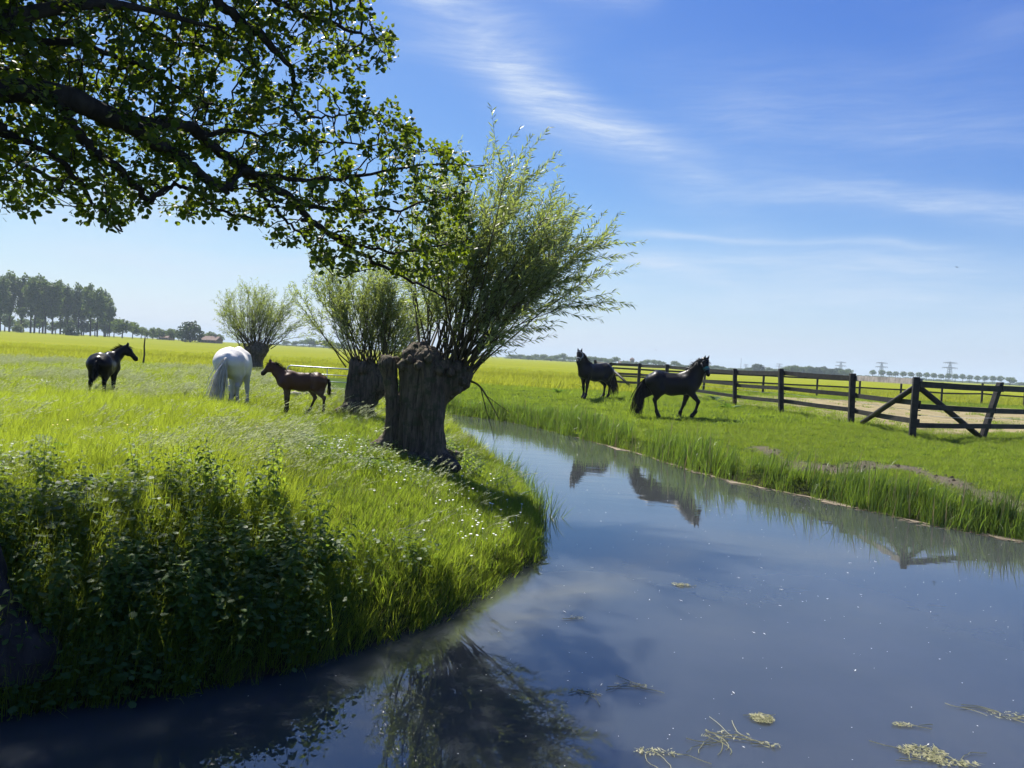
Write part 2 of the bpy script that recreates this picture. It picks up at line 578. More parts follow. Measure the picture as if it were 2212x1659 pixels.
def masks(P):
    """sand in the paddock, trodden mud on the bank, tall pale crop of the fields, bare soil at the water's edge."""
    s, side = shore(P)
    x, y = P[:, 0], P[:, 1]
    n = value_noise(x, y, 0.8, 5) * 0.6 + value_noise(x, y, 2.6, 9) * 0.4
    e1 = (FENCE_FAR_CORNER - CORNER) / np.linalg.norm(FENCE_FAR_CORNER - CORNER)
    n1 = np.array((e1[1], -e1[0]))
    inside = (P - CORNER) @ n1
    e2 = np.array((0.88, 0.46)) / np.linalg.norm((0.88, 0.46))
    n2 = np.array((-e2[1], e2[0]))
    inside2 = (P - CORNER) @ n2
    sand = ss(inside + 0.8 * (n - 0.5), -0.1, 2.2) * ss(inside2 + 0.7 * (n - 0.5), 0.0, 1.0) * ss(y, 50.5, 46)
    sand = sand * (0.62 + 0.38 * ss(x - 0.12 * (y - 21), 10, 14)) * ss(n, -0.1, 0.30)
    md = dist_line(P, MUD_LINE)
    mud = ss(md + 0.5 * (n - 0.5), 0.42, 0.05) * (s > 0)
    field = np.maximum(ss(y + 4 * (n - 0.5), 39, 43) * (x < 7), ss(y, 52.5, 54))
    soil = ss(s, 0.32, 0.02)
    return sand, mud, field, soil


gx = axis(-13.0, 22.0, 0.20, -3800, 3800)
gy = axis(-4.0, 46.0, 0.20, -60, 6500)
X, Y = np.meshgrid(gx, gy, indexing='xy')
P2 = np.stack([X.ravel(), Y.ravel()], 1)
Z = height(P2)
nx, ny = len(gx), len(gy)
idx = np.arange(nx * ny).reshape(ny, nx)
quads = np.stack([idx[:-1, :-1], idx[:-1, 1:], idx[1:, 1:], idx[1:, :-1]], -1).reshape(-1, 4)
ground_me = fast_mesh('ground', np.column_stack([P2, Z]), quads)
sand, mud, field, soil = masks(P2)
ca = ground_me.color_attributes.new('mask', 'FLOAT_COLOR', 'POINT')
ca.data.foreach_set('color', np.column_stack([sand, mud, field, soil]).astype(np.float32).ravel())

m, nt = new_mat('ground')
co = nt.n('ShaderNodeTexCoord').outputs['Object']
mk = nt.n('ShaderNodeAttribute', attribute_name='mask')
mr, mg, mb_ = nt.n('ShaderNodeSeparateColor', i_0=mk.outputs['Color']).outputs
ma = mk.outputs['Alpha']
n_fine, n_mid, n_big = nt.noise(co, 14, 6, 0.65), nt.noise(co, 1.3, 5, 0.6), nt.noise(co, 0.06, 4, 0.55)
turf = nt.mix(n_fine, (0.030, 0.055, 0.010), (0.085, 0.135, 0.016))
# the crop: long drifts across the field and fainter rows
str_ = nt.noise(nt.mapping(co, (0.010, 0.16, 1), rot=(0, 0, 0.03)), 1.0, 6, 0.6)
str2 = nt.noise(nt.mapping(co, (0.05, 0.9, 1), rot=(0, 0, -0.04)), 1.0, 5, 0.65)
cf = nt.math('ADD', nt.math('MULTIPLY', str_, 0.6), nt.math('MULTIPLY', str2, 0.4))
crop = nt.mix(nt.n('ShaderNodeMapRange', i_0=cf, i_1=0.36, i_2=0.64).outputs[0], (0.150, 0.185, 0.008), (0.245, 0.245, 0.014))
crop = nt.mix(nt.math('MULTIPLY', nt.n('ShaderNodeMapRange', i_0=n_fine, i_1=0.35, i_2=0.75).outputs[0], 0.30), crop, (0.125, 0.165, 0.006))
sandc = nt.mix(nt.n('ShaderNodeMapRange', i_0=n_mid, i_1=0.35, i_2=0.65).outputs[0], (0.22, 0.185, 0.095), (0.31, 0.26, 0.15))
sandc = nt.mix(nt.n('ShaderNodeMapRange', i_0=n_fine, i_1=0.55, i_2=0.75, i_4=0.6).outputs[0], sandc, (0.13, 0.115, 0.05))
mudc = nt.mix(n_fine, (0.06, 0.05, 0.036), (0.17, 0.145, 0.11))
soilc = nt.mix(n_fine, (0.018, 0.014, 0.010), (0.06, 0.048, 0.034))
c = nt.mix(mb_, turf, crop)
c = nt.mix(mr, c, sandc)
c = nt.mix(mg, c, mudc)
c = nt.mix(ma, c, soilc)
hb = nt.math('ADD', n_fine, nt.math('MULTIPLY', n_mid, 1.5))
bm = nt.n('ShaderNodeBump', i_Strength=0.8, i_Distance=0.06, i_Height=hb)
p = nt.n('ShaderNodeBsdfPrincipled', i_Roughness=1.0, i_Base_Color=c, i_Normal=bm.outputs[0])
p.inputs['Specular IOR Level'].default_value = 0.03
out(nt, p.outputs[0])
ground_me.materials.append(m)
tag(link('ground', ground_me), "flat green polder meadow cut by a ditch, with yellow green fields beyond", kind='structure')

# water: turbid, brown body under a mirror surface with faint wind ripples
m, nt = new_mat('ditch_water')
co = nt.n('ShaderNodeTexCoord').outputs['Object']
rip = nt.noise(nt.mapping(co, (0.8, 2.4, 1), rot=(0, 0, 0.2)), 1.0, 4, 0.5)
rip2 = nt.noise(nt.mapping(co, (0.5, 1.1, 1)), 1.0, 3, 0.5)
calm = nt.n('ShaderNodeMapRange', i_0=nt.n('ShaderNodeSeparateXYZ', i_0=co).outputs[1], i_1=7.0, i_2=20.0, i_3=0.05, i_4=1.0).outputs[0]
bm = nt.n('ShaderNodeBump', i_Strength=nt.math('MULTIPLY', calm, 0.075), i_Distance=0.05, i_Height=nt.math('ADD', rip, nt.math('MULTIPLY', rip2, 0.8)))
bodyc = nt.mix(nt.n('ShaderNodeMapRange', i_0=nt.noise(co, 0.45, 5, 0.6), i_1=0.35, i_2=0.7).outputs[0], (0.038, 0.044, 0.044), (0.052, 0.058, 0.059))
p = nt.n('ShaderNodeBsdfPrincipled', i_Roughness=0.015, i_IOR=1.88, i_Base_Color=bodyc, i_Normal=bm.outputs[0])
p.inputs['Subsurface Weight'].default_value = 1.0                      # light spreads through the cloudy water
p.inputs['Subsurface Radius'].default_value = (1.0, 0.95, 0.8)
p.inputs['Subsurface Scale'].default_value = 0.55
p.subsurface_method = 'BURLEY'
out(nt, p.outputs[0])
wa = np.array([(x, y) for x, y in WATER])
xs, ys = wa[:, 0], wa[:, 1]
wv_, wf_ = [(-40, -6, WATER_Z), (44, -6, WATER_Z), (44, 40, WATER_Z), (-40, 40, WATER_Z)], [(0, 1, 2, 3)]
water_b = MB()
water_b.add(wv_, wf_)
tag(water_b.build('water', m, smooth=False), "still ditch water mirroring the blue sky", kind='structure')
# ================================================================== alder whose limb hangs into the picture
ALDER_BASE = np.array((-3.78, 5.15))


def smooth_line(pts, n):
    """Catmull-Rom through pts (N,k), n samples per span."""
    pts = np.asarray(pts, float)
    p = np.vstack([2 * pts[0] - pts[1], pts, 2 * pts[-1] - pts[-2]])
    o = []
    for i in range(1, len(p) - 2):
        for t in np.linspace(0, 1, n, endpoint=False):
            a, b, c, d = p[i - 1], p[i], p[i + 1], p[i + 2]
            o.append(0.5 * (2 * b + (c - a) * t + (2 * a - 5 * b + 4 * c - d) * t * t + (3 * b - a - 3 * c + d) * t ** 3))
    o.append(pts[-1])
    return np.array(o)


# limbs as (px, py, distance, radius) along each limb
LIMBS = [
    [(0, 195, 6.0, .088), (125, 202, 6.2, .084), (205, 236, 6.4, .074), (300, 285, 6.6, .062), (385, 338, 6.9, .052), (440, 385, 7.1, .044), (482, 412, 7.2, .036), (500, 392, 7.3, .030), (522, 368, 7.5, .024)],
    [(240, 250, 6.5, .06), (330, 268, 6.8, .055), (410, 272, 7.1, .05), (455, 315, 7.4, .047), (520, 362, 7.6, .045), (580, 398, 7.9, .040), (628, 430, 8.1, .036), (680, 482, 8.3, .028), (750, 530, 8.5, .023), (815, 570, 8.7, .019), (900, 612, 8.9, .013), (975, 650, 9.1, .007)],
    [(125, 215, 6.2, .05), (160, 275, 6.3, .040), (200, 325, 6.5, .034), (240, 350, 6.6, .030), (282, 392, 6.8, .027), (320, 430, 7.0, .024), (368, 402, 7.2, .02), (430, 420, 7.4, .017), (475, 455, 7.5, .014), (540, 470, 7.7, .009)],
    [(-40, 260, 6.0, .05), (40, 300, 6.2, .03), (120, 340, 6.4, .024), (165, 382, 6.6, .019), (200, 435, 6.8, .014), (240, 475, 6.9, .010), (266, 500, 7.0, .006)],
    [(330, -220, 7.2, .07), (420, -60, 7.3, .055), (500, 30, 7.5, .045), (560, 75, 7.6, .036), (615, 135, 7.7, .026), (634, 160, 7.8, .02), (632, 205, 7.9, .016), (650, 255, 8.0, .013), (720, 250, 8.2, .009), (800, 238, 8.3, .006)],
    [(500, -160, 7.6, .05), (560, -30, 7.7, .034), (650, 30, 7.9, .026), (730, 55, 8.1, .018), (800, 85, 8.2, .010), (832, 120, 8.3, .005)],
    [(520, 368, 7.5, .03), (600, 386, 7.8, .022), (740, 384, 8.2, .017), (860, 365, 8.5, .012), (960, 355, 8.8, .008), (1045, 358, 9.0, .004)],
    [(625, 428, 8.1, .03), (720, 452, 8.4, .02), (850, 452, 8.7, .014), (950, 430, 8.9, .009), (1012, 412, 9.1, .005)],
    [(650, 470, 8.2, .022), (750, 520, 8.5, .018), (850, 545, 8.8, .013), (950, 530, 9.0, .009), (1020, 515, 9.1, .005)],
    [(540, 395, 7.7, .022), (575, 430, 7.8, .019), (610, 465, 8.0, .014), (650, 510, 8.1, .011), (690, 560, 8.2, .007), (730, 598, 8.3, .004)],
    [(-60, 60, 6.4, .05), (60, 80, 6.7, .035), (180, 100, 7.0, .026), (300, 140, 7.3, .02), (400, 200, 7.6, .014), (470, 230, 7.8, .008)],
    [(100, -200, 6.8, .05), (190, -40, 7.2, .036), (270, 40, 7.5, .027), (370, 90, 7.8, .02), (470, 110, 8.0, .013), (560, 165, 8.2, .007)],
    [(420, 290, 7.2, .03), (500, 285, 7.7, .02), (620, 300, 8.2, .015), (740, 310, 8.6, .01), (850, 318, 8.8, .006), (940, 330, 9.0, .004)],
    [(-120, 120, 6.6, .05), (20, 150, 8.6, .04), (150, 130, 9.8, .03), (300, 180, 10.6, .02), (420, 260, 11, .01)],
    [(-160, 250, 7.0, .05), (0, 330, 8.8, .035), (130, 390, 9.8, .022), (260, 420, 10.4, .010)],
]
LEAF_POLY = [(-260, -420), (780, -420), (806, -10), (815, 8), (845, 70), (848, 122), (830, 156), (792, 150), (770, 172), (800, 200), (842, 204), (850, 228), (835, 250), (850, 264), (905, 250), (930, 290),
             (985, 320), (1000, 345), (1056, 350), (1040, 380), (1020, 400), (1030, 425), (1000, 440), (1022, 480), (1032, 520), (1018, 560), (990, 586), (930, 604), (870, 598), (805, 562), (742, 596),
             (700, 570), (640, 545), (600, 522), (545, 505), (500, 488), (440, 470), (400, 468), (330, 466), (250, 492), (205, 470), (150, 483), (120, 465), (60, 468), (0, 462), (-260, 440)]
HOLES = [[(445, 155), (520, 148), (545, 175), (535, 205), (470, 200)], [(555, 120), (640, 132), (672, 165), (620, 190), (560, 172)], [(660, 200), (780, 180), (760, 215), (690, 225)],
         [(330, 400), (420, 420), (400, 452), (340, 455)], [(0, 300), (50, 330), (40, 362), (0, 350)], [(60, 425), (180, 440), (150, 470), (50, 462)], [(560, 455), (640, 485), (640, 520), (560, 500)]]


def limb_world(l):
    a = np.array(l, float)
    s = smooth_line(a, 6)
    pts = np.array([D(x, y, d) for x, y, d, r in s])
    pts += RNG.normal(0, 0.012, pts.shape)
    return pts, s[:, 3]


limbs = [limb_world(l) for l in LIMBS]
alder_top = np.array((ALDER_BASE[0] - 0.35, ALDER_BASE[1] + 0.35, 8.6))
# the stretches outside the frame that carry these limbs to the trunk
gz = hz(*ALDER_BASE)
trunk_line = smooth_line(np.array([(*ALDER_BASE, gz - 0.25), (ALDER_BASE[0] - .04, ALDER_BASE[1] + .02, gz + .45), (ALDER_BASE[0] - 0.12, ALDER_BASE[1] + 0.08, 1.6), (ALDER_BASE[0] - 0.20, ALDER_BASE[1] + 0.2, 3.3),
                                   (ALDER_BASE[0] - 0.25, ALDER_BASE[1] + 0.3, 5.6), alder_top]), 6)


def feeder(p0, r0):
    """A limb segment from the trunk to where a limb enters the picture."""
    zt = min(max(p0[2] - 0.5, 1.9), 7.4)
    k = np.argmin(np.abs(trunk_line[:, 2] - zt))
    a, b = trunk_line[k], p0
    mid = (a + b) / 2 + np.array((0, 0, 0.12))
    return smooth_line(np.array([a, mid, b]), 5), np.linspace(r0 * 1.35, r0, 11)


for i in (0, 3, 4, 5, 10, 11, 13, 14):
    f, r = feeder(limbs[i][0][0], limbs[i][1][0])
    limbs[i] = (np.vstack([f[:-1], limbs[i][0]]), np.concatenate([r[:-1], limbs[i][1]]))
# the rest of the crown, overhead and to the left of the frame
for k in range(9):
    t = trunk_line[int(len(trunk_line) * (0.55 + 0.42 * k / 9))]
    a = 2.2 + k * 2.4
    d = np.array((math.cos(a), math.sin(a), 0.35))
    d[0] -= 0.25
    L = 2.6 - 0.1 * k
    limbs.append((smooth_line(np.array([t, t + d * L * .5 + (0, 0, .15), t + d * L + (0, 0, -.1)]), 6), np.linspace(.06, .012, 13)))


for tgt in ((-5.5, 9.6, 8.2), (-3.4, 9.7, 8.4), (-7.6, 9.7, 8.1), (-4.8, 11.3, 8.6)):  # unseen high limbs added to carry the shading foliage
    t = trunk_line[int(len(trunk_line) * .78)]
    g_ = np.array(tgt)
    limbs.append((smooth_line(np.array([t, t + (g_ - t) * .35 + (0, 0, .5), t + (g_ - t) * .7 + (0, 0, .35), g_]), 6), np.linspace(.075, .012, 19)))


def grow(attr, start, start_parent, step, kill, iters=90, infl=9.0, wander=0.22):
    """Branches growing from the nodes start towards the points attr (space colonisation)."""
    nodes, parent = [p for p in start], list(start_parent)
    act = np.ones(len(attr), bool)
    near_d, near_i = np.full(len(attr), 1e9), np.zeros(len(attr), int)

    def upd(k0):
        N = np.array(nodes[k0:])
        for c in range(0, len(attr), 600):
            A = attr[c:c + 600]
            d = ((A[:, None] - N[None]) ** 2).sum(2)
            j = d.argmin(1)
            dm = np.sqrt(d[np.arange(len(A)), j])
            b = dm < near_d[c:c + 600]
            near_d[c:c + 600][b] = dm[b]
            near_i[c:c + 600][b] = j[b] + k0
    upd(0)
    tips = []
    seen = {}
    for it in range(iters):
        newk = act & (near_d < kill)
        for a in np.where(newk)[0]:
            tips.append(near_i[a])
        act &= ~newk
        ids = np.where(act & (near_d < infl))[0]
        if len(ids) == 0:
            break
        k0 = len(nodes)
        groups = {}
        for a in ids:
            groups.setdefault(near_i[a], []).append(a)
        for n_, al in groups.items():
            v = attr[al] - nodes[n_]
            v = (v / (np.linalg.norm(v, axis=1)[:, None] + 1e-9)).sum(0)
            if np.linalg.norm(v) < 0.2 or seen.get(n_, 0) > 3:
                v = attr[al[0]] - nodes[n_]
            v = v / (np.linalg.norm(v) + 1e-9) + RNG.normal(0, wander, 3)
            v /= np.linalg.norm(v)
            seen[n_] = seen.get(n_, 0) + 1
            if seen[n_] > 9:
                act[al] = False
                continue
            nodes.append(nodes[n_] + v * step)
            parent.append(n_)
        if len(nodes) > k0:
            upd(k0)
    return np.array(nodes), np.array(parent), tips


# attraction points: inside the outline the crown has, through its depth
att = []
while len(att) < 4800:
    px, py = RNG.uniform(-250, 1060), RNG.uniform(-400, 606)
    q = np.array([[px, py]])
    if not in_poly(q, LEAF_POLY)[0]:
        continue
    if any(in_poly(q, h)[0] for h in HOLES) and RNG.random() < 0.88:
        continue
    if px < 520 and py > 300 and RNG.random() < 0.30:
        continue
    d = 6.2 + 2.9 * (max(px, 0) / 1000) + RNG.normal(0.15, 0.55)
    if px < 620 and RNG.random() < 0.42:
        d += RNG.uniform(0.8, 3.2) * (1 - max(px, 0) / 900)
    att.append(D(px, py, max(d, 5.3)))
n_seen = len(att)
for _ in range(900):                                                        # overhead and left of the frame
    while True:
        u = RNG.normal(0, 1, 3)
        u = u / np.linalg.norm(u) * RNG.uniform(0.45, 1) ** 0.5 * np.array((3.4, 3.8, 2.6))
        pnt = np.array((-5.0, 6.4, 6.2)) + u
        pp = to_px(pnt)[0] if pnt[1] > 0.5 else (-999, -999)
        if pnt[2] > 3.4 and not (-40 < pp[0] < 2260 and -40 < pp[1] < 1700 and not in_poly(np.array([pp]), LEAF_POLY)[0]):
            break
    att.append(pnt)
for _ in range(150):                                                       # unseen high foliage, added to shade the water and the nettle bank
    while True:
        u = RNG.normal(0, 1, 3)
        u = u / np.linalg.norm(u) * RNG.uniform(0, 1) ** .40 * np.array((3.1, 2.5, 1.1))
        pnt = np.array((-5.5, 9.7, 8.3)) + u
        if to_px(pnt)[0][1] < -25 or pnt[0] / pnt[1] < -.75:
            break
    att.append(pnt)
att = np.array(att)
start, par = [], []
for pts, rr in limbs:
    for i, p_ in enumerate(pts):
        start.append(p_)
        par.append(-1)
nodes, parent, tips = grow(att, start, par, 0.105, 0.135)
n0 = len(start)
cnt = np.zeros(len(nodes))
for t_ in tips:
    cnt[t_] += 1
haschild = np.zeros(len(nodes), bool)
for i in range(len(nodes) - 1, n0 - 1, -1):
    if cnt[i] == 0:
        cnt[i] = 0.6
    haschild[parent[i]] = True
    cnt[parent[i]] += cnt[i]
rad = 0.0026 * np.sqrt(np.maximum(cnt, 0.6)) + 0.0012

alder = empty('alder_tree', (ALDER_BASE[0], ALDER_BASE[1], gz))
tag(alder, "large alder at the left edge, its dark leafy limb hanging across the sky", "tree")
A0 = Vector((ALDER_BASE[0], ALDER_BASE[1], gz))


def local(o, base):
    o.location = -Vector(base)
    return o


# trunk: fluted, flaring into roots
tm = MB()
S = 40
tv, tf = [], []
TL = trunk_line
for i, p_ in enumerate(TL):
    h_ = p_[2] - gz
    base_r = 0.30 - 0.018 * max(h_, 0) + 0.42 * math.exp(-max(h_, 0) / 0.28) * 0.8
    for k in range(S):
        a = 2 * math.pi * k / S
        fl = 1 + (0.30 * math.exp(-max(h_, 0) / 0.35)) * math.cos(5 * a + 0.6) + 0.06 * math.cos(9 * a + h_) + 0.05 * mnoise.noise(Vector((math.cos(a) * 2, math.sin(a) * 2, h_ * 2)))
        r = max(base_r, 0.05) * fl
        tv.append((p_[0] + r * math.cos(a), p_[1] + r * math.sin(a), p_[2]))
for i in range(len(TL) - 1):
    for k in range(S):
        k2 = (k + 1) % S
        tf.append((i * S + k, i * S + k2, (i + 1) * S + k2, (i + 1) * S + k))
tm.add(tv, tf)
local(tm.build('trunk', M['alder_bark'], alder), A0)
for pts, rr in limbs:
    lb = MB()
    wob = np.array([0.9 + 0.25 * mnoise.noise(Vector(p_ * 6)) for p_ in pts])
    lb.tube(pts, rr * wob * 1.22, 8)
    local(lb.build('branch', M['alder_bark'], alder), A0)
# twigs
seg = np.arange(n0, len(nodes))
pa = nodes[parent[seg]]
pb = nodes[seg]
dirs = pb - pa
dirs /= np.linalg.norm(dirs, axis=1)[:, None] + 1e-9
s1 = np.cross(dirs, (0.3, 0.2, 1.0))
s1 /= np.linalg.norm(s1, axis=1)[:, None]
s2 = np.cross(dirs, s1)
ra_, rb_ = np.minimum(rad[parent[seg]], rad[seg] * 1.25), rad[seg]
V = np.zeros((len(seg), 6, 3))
for k in range(3):
    a = 2 * math.pi * k / 3
    off = math.cos(a) * s1 + math.sin(a) * s2
    V[:, k] = pa + off * ra_[:, None]
    V[:, 3 + k] = pb + off * rb_[:, None] + dirs * 0.01
tfc = np.array([(0, 1, 4, 3), (1, 2, 5, 4), (2, 0, 3, 5)])
Fq = (tfc[None] + (np.arange(len(seg)) * 6)[:, None, None]).reshape(-1, 4)
tag(local(link('twigs', fast_mesh('twigs', V.reshape(-1, 3), Fq, M['alder_bark']), alder), A0), kind='stuff')

# leaves: round, notched at the tip, slightly folded
def round_leaf(fold=0.14, curl=0.10):
    xs_ = [0.0, 0.20, 0.62, 0.96]
    ws_ = [0.0, 0.28, 0.47, 0.27]
    v = [(0.0, 0, 0)]
    for x_, w_ in zip(xs_[1:], ws_[1:]):
        z_ = -curl * x_ * x_
        v += [(x_, w_, z_ + fold * w_), (x_ if x_ < 0.95 else 0.90, 0, z_), (x_, -w_, z_ + fold * w_)]
    f = [(0, 2, 1), (0, 3, 2)]
    for i in range(2):
        a, b = 1 + 3 * i, 4 + 3 * i
        f += [(a, a + 1, b), (a + 1, b + 1, b), (a + 1, a + 2, b + 1), (a + 2, b + 2, b + 1)]
    return np.array(v), np.array(f)


tipn = [i for i in range(n0, len(nodes)) if cnt[i] <= 2.4]
LT, LX, LN, LS = [], [], [], []
for i in tipn:
    seen_ = True
    base_d = nodes[i] - nodes[parent[i]]
    base_d /= np.linalg.norm(base_d) + 1e-9
    n_l = (6 if haschild[i] else 20) + (RNG.random() < 0.5)
    for k in range(n_l):
        d_ = base_d * 0.7 + RNG.normal(0, 0.62, 3) + np.array((0.15, 0, -0.12))
        d_ /= np.linalg.norm(d_)
        s_ = RNG.uniform(0.038, 0.078) * (0.9 if k else 1.0)
        p0 = nodes[i] - base_d * RNG.uniform(-0.02, 0.11) + RNG.normal(0, 0.040, 3)
        LT.append(p0 + d_ * 0.018)
        LX.append(d_)
        nh = np.array((0, 0, 1.0)) + RNG.normal(0, 0.55, 3)
        LN.append(nh)
        LS.append(s_)
LT, LX, LN, LS = np.array(LT), np.array(LX), np.array(LN), np.array(LS)
LM = frames(LX, LN) * LS[:, None, None]
shade = np.clip(RNG.beta(1.6, 2.2, len(LT)), 0, 0.88)
lv, lf = round_leaf()
pp = to_px(LT)
size_px = LS * F / np.maximum(LT[:, 1], 1)
inside = (pp[:, 0] > 5) & (pp[:, 0] < 2200) & (pp[:, 1] > 5) & (LT[:, 1] > 1) & (pp[:, 1] < 1600)
facing = np.abs(np.einsum('ni,ni->n', LM[:, :, 2] / LS[:, None], (LT - CAM) / np.linalg.norm(LT - CAM, axis=1)[:, None]))
order = np.argsort(-(size_px * (0.4 + facing)) * inside)
big = order[:300]
mask_ = np.ones(len(LT), bool)
mask_[big] = False
V, Fa = stamp(lv, lf, LM[mask_], LT[mask_])
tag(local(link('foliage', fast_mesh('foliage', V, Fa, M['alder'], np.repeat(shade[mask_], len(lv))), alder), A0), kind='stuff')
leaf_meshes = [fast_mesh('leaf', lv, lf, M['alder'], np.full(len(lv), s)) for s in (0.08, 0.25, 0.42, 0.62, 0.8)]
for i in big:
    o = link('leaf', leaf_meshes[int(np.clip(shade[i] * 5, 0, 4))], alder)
    mt = Matrix(LM[i].tolist()).to_4x4()
    mt.translation = Vector(LT[i]) - A0
    o.matrix_local = mt
# small cones and catkin stalks in the twigs
cb = MB()
for i in RNG.choice([t for t in tipn if not haschild[t]], 160, replace=False):
    for k in range(RNG.integers(1, 4)):
        c_ = nodes[i] + RNG.normal(0, 0.018, 3) + np.array((0, 0, -0.02))
        cb.tube([c_, c_ + np.array((0, 0, -0.008)), c_ + np.array((0, 0, -0.016))], [0.003, 0.006, 0.002], 5)
tag(local(cb.build('cones', M['alder_bark'], alder), A0), kind='stuff')
print('alder', len(nodes), len(LT))

# ================================================================== pollard willows


def surface_nets(f, org, h):
    """Smooth quad mesh of the zero level of f (nx,ny,nz)."""
    ins = f < 0
    acc = np.zeros(tuple(s - 1 for s in f.shape) + (3,))
    num = np.zeros(tuple(s - 1 for s in f.shape))
    cs = [(i, j, k) for i in (0, 1) for j in (0, 1) for k in (0, 1)]
    sl = lambda c: tuple(slice(c[a], f.shape[a] - 1 + c[a]) for a in range(3))
    for ax in range(3):
        for c in cs:
            if c[ax]:
                continue
            c2 = list(c)
            c2[ax] = 1
            fa, fb = f[sl(c)], f[sl(tuple(c2))]
            x = (fa < 0) != (fb < 0)
            t = np.where(x, fa / np.where(x, fa - fb, 1), 0)
            num += x
            for a in range(3):
                acc[..., a] += np.where(x, (t if a == ax else c[a]), 0)
    act = num > 0
    ids = -np.ones(act.shape, int)
    ids[act] = np.arange(act.sum())
    cell = np.argwhere(act)
    V = (cell + acc[act] / num[act][:, None]) * h + org
    Q = []
    for ax in range(3):
        u, v = (ax + 1) % 3, (ax + 2) % 3
        a = [slice(1, s - 1) for s in f.shape]
        a[ax] = slice(0, f.shape[ax] - 1)
        b = list(a)
        b[ax] = slice(1, f.shape[ax])
        x = ins[tuple(a)] != ins[tuple(b)]
        pos = np.argwhere(x) + np.array([0 if k == ax else 1 for k in range(3)])
        flip = ins[tuple(a)][x]
        eu, ev = np.zeros(3, int), np.zeros(3, int)
        eu[u], ev[v] = 1, 1
        g = lambda p: ids[p[:, 0], p[:, 1], p[:, 2]]
        q = np.stack([g(pos - eu - ev), g(pos - ev), g(pos), g(pos - eu)], 1)
        q[~flip] = q[~flip][:, ::-1]
        Q.append(q)
    return V, np.concatenate(Q)


def sd_cone(P, a, b, ra, rb):
    """Distance to a rounded cone from a (radius ra) to b (radius rb)."""
    a, b = np.asarray(a, np.float32), np.asarray(b, np.float32)
    ab = b - a
    t = np.clip(((P - a) @ ab) / (ab @ ab + 1e-9), 0, 1)
    d = P - (a + t[..., None] * ab)
    return np.sqrt((d * d).sum(-1)) - (ra + (rb - ra) * t)


def smin(a, b, k):
    h = np.clip(0.5 + 0.5 * (b - a) / k, 0, 1)
    return b + (a - b) * h - k * h * (1 - h)


class Field:
    """Blended solid built of rounded cones, sampled on a grid and meshed."""
    def __init__(self, lo, hi, h):
        self.lo, self.h = np.array(lo, np.float32), h
        n = np.ceil((np.array(hi) - lo) / h).astype(int) + 1
        ax = [lo[i] + h * np.arange(n[i]) for i in range(3)]
        self.P = np.stack(np.meshgrid(*ax, indexing='ij'), -1).astype(np.float32)
        self.f = np.full(tuple(n), 9.0, np.float32)

    def cone(self, a, b, ra, rb, k=0.05, ky=1.0, pad=0.35):
        a, b = np.array(a, float), np.array(b, float)
        r = max(ra, rb) * max(1, ky) + pad
        lo = np.clip(((np.minimum(a, b) - r - self.lo) / self.h).astype(int), 0, None)
        hi = np.maximum(((np.maximum(a, b) + r - self.lo) / self.h).astype(int) + 2, 1)
        s = tuple(slice(lo[i], hi[i]) for i in range(3))
        P = self.P[s]
        if P.size == 0:
            return
        if ky != 1.0:
            q = np.array((1, 1 / ky, 1), np.float32)
            yc = np.float32((a[1] + b[1]) / 2)
            off = np.array((0, yc, 0), np.float32)
            d = sd_cone((P - off) * q, (a - off) * q, (b - off) * q, ra, rb) * min(1.0, ky)
        else:
            d = sd_cone(P, a, b, ra, rb)
        self.f[s] = smin(self.f[s], d, k)

    def cut(self, a, b, ra, rb, k=0.03):
        d = sd_cone(self.P, a, b, ra, rb)
        self.f = -smin(-self.f, d, k)

    def mesh(self):
        return surface_nets(self.f, self.lo, self.h)


def fbm(V, s, o=4):
    return np.array([mnoise.fractal(Vector(p) * s, 1.0, 2.0, o) for p in V])


def bark_displace(V, Fq, amp, freq, stretch=0.16, twist=0.0):
    """Deep fissured relief running up the stem."""
    me = fast_mesh('tmp', V, Fq)
    N = np.zeros((len(V), 3), np.float32)
    me.vertices.foreach_get('normal', N.ravel()) if False else None
    N = np.array([v.normal for v in me.vertices])
    bpy.data.meshes.remove(me)
    o = np.zeros(len(V))
    for i, p in enumerate(V):
        q = Vector((p[0] * freq + 0.8 * p[2] * twist, p[1] * freq, p[2] * freq * stretch))
        q = q + 0.5 * mnoise.noise_vector(q * 0.6)
        r = 1 - abs(mnoise.noise(q)) * 2.0
        r2 = 1 - abs(mnoise.noise(q * 2.3)) * 2.0
        o[i] = amp * (0.7 * r + 0.35 * r2 - 0.5) + amp * 0.7 * mnoise.noise(Vector(p) * 2.4)
    return V + N * o[:, None]


def willow_leaf(curl=0.12):
    v = np.array([(0, 0, 0), (0.32, 0.085, 0.012), (0.32, 0, -0.0), (0.32, -0.085, 0.012), (0.68, 0.07, -0.05), (0.68, 0, -0.06), (0.68, -0.07, -0.05), (1.0, 0, -curl)], float)
    f = np.array([(0, 2, 1), (0, 3, 2), (1, 2, 4), (2, 5, 4), (2, 3, 5), (3, 6, 5), (4, 5, 7), (5, 6, 7)])
    return v, f


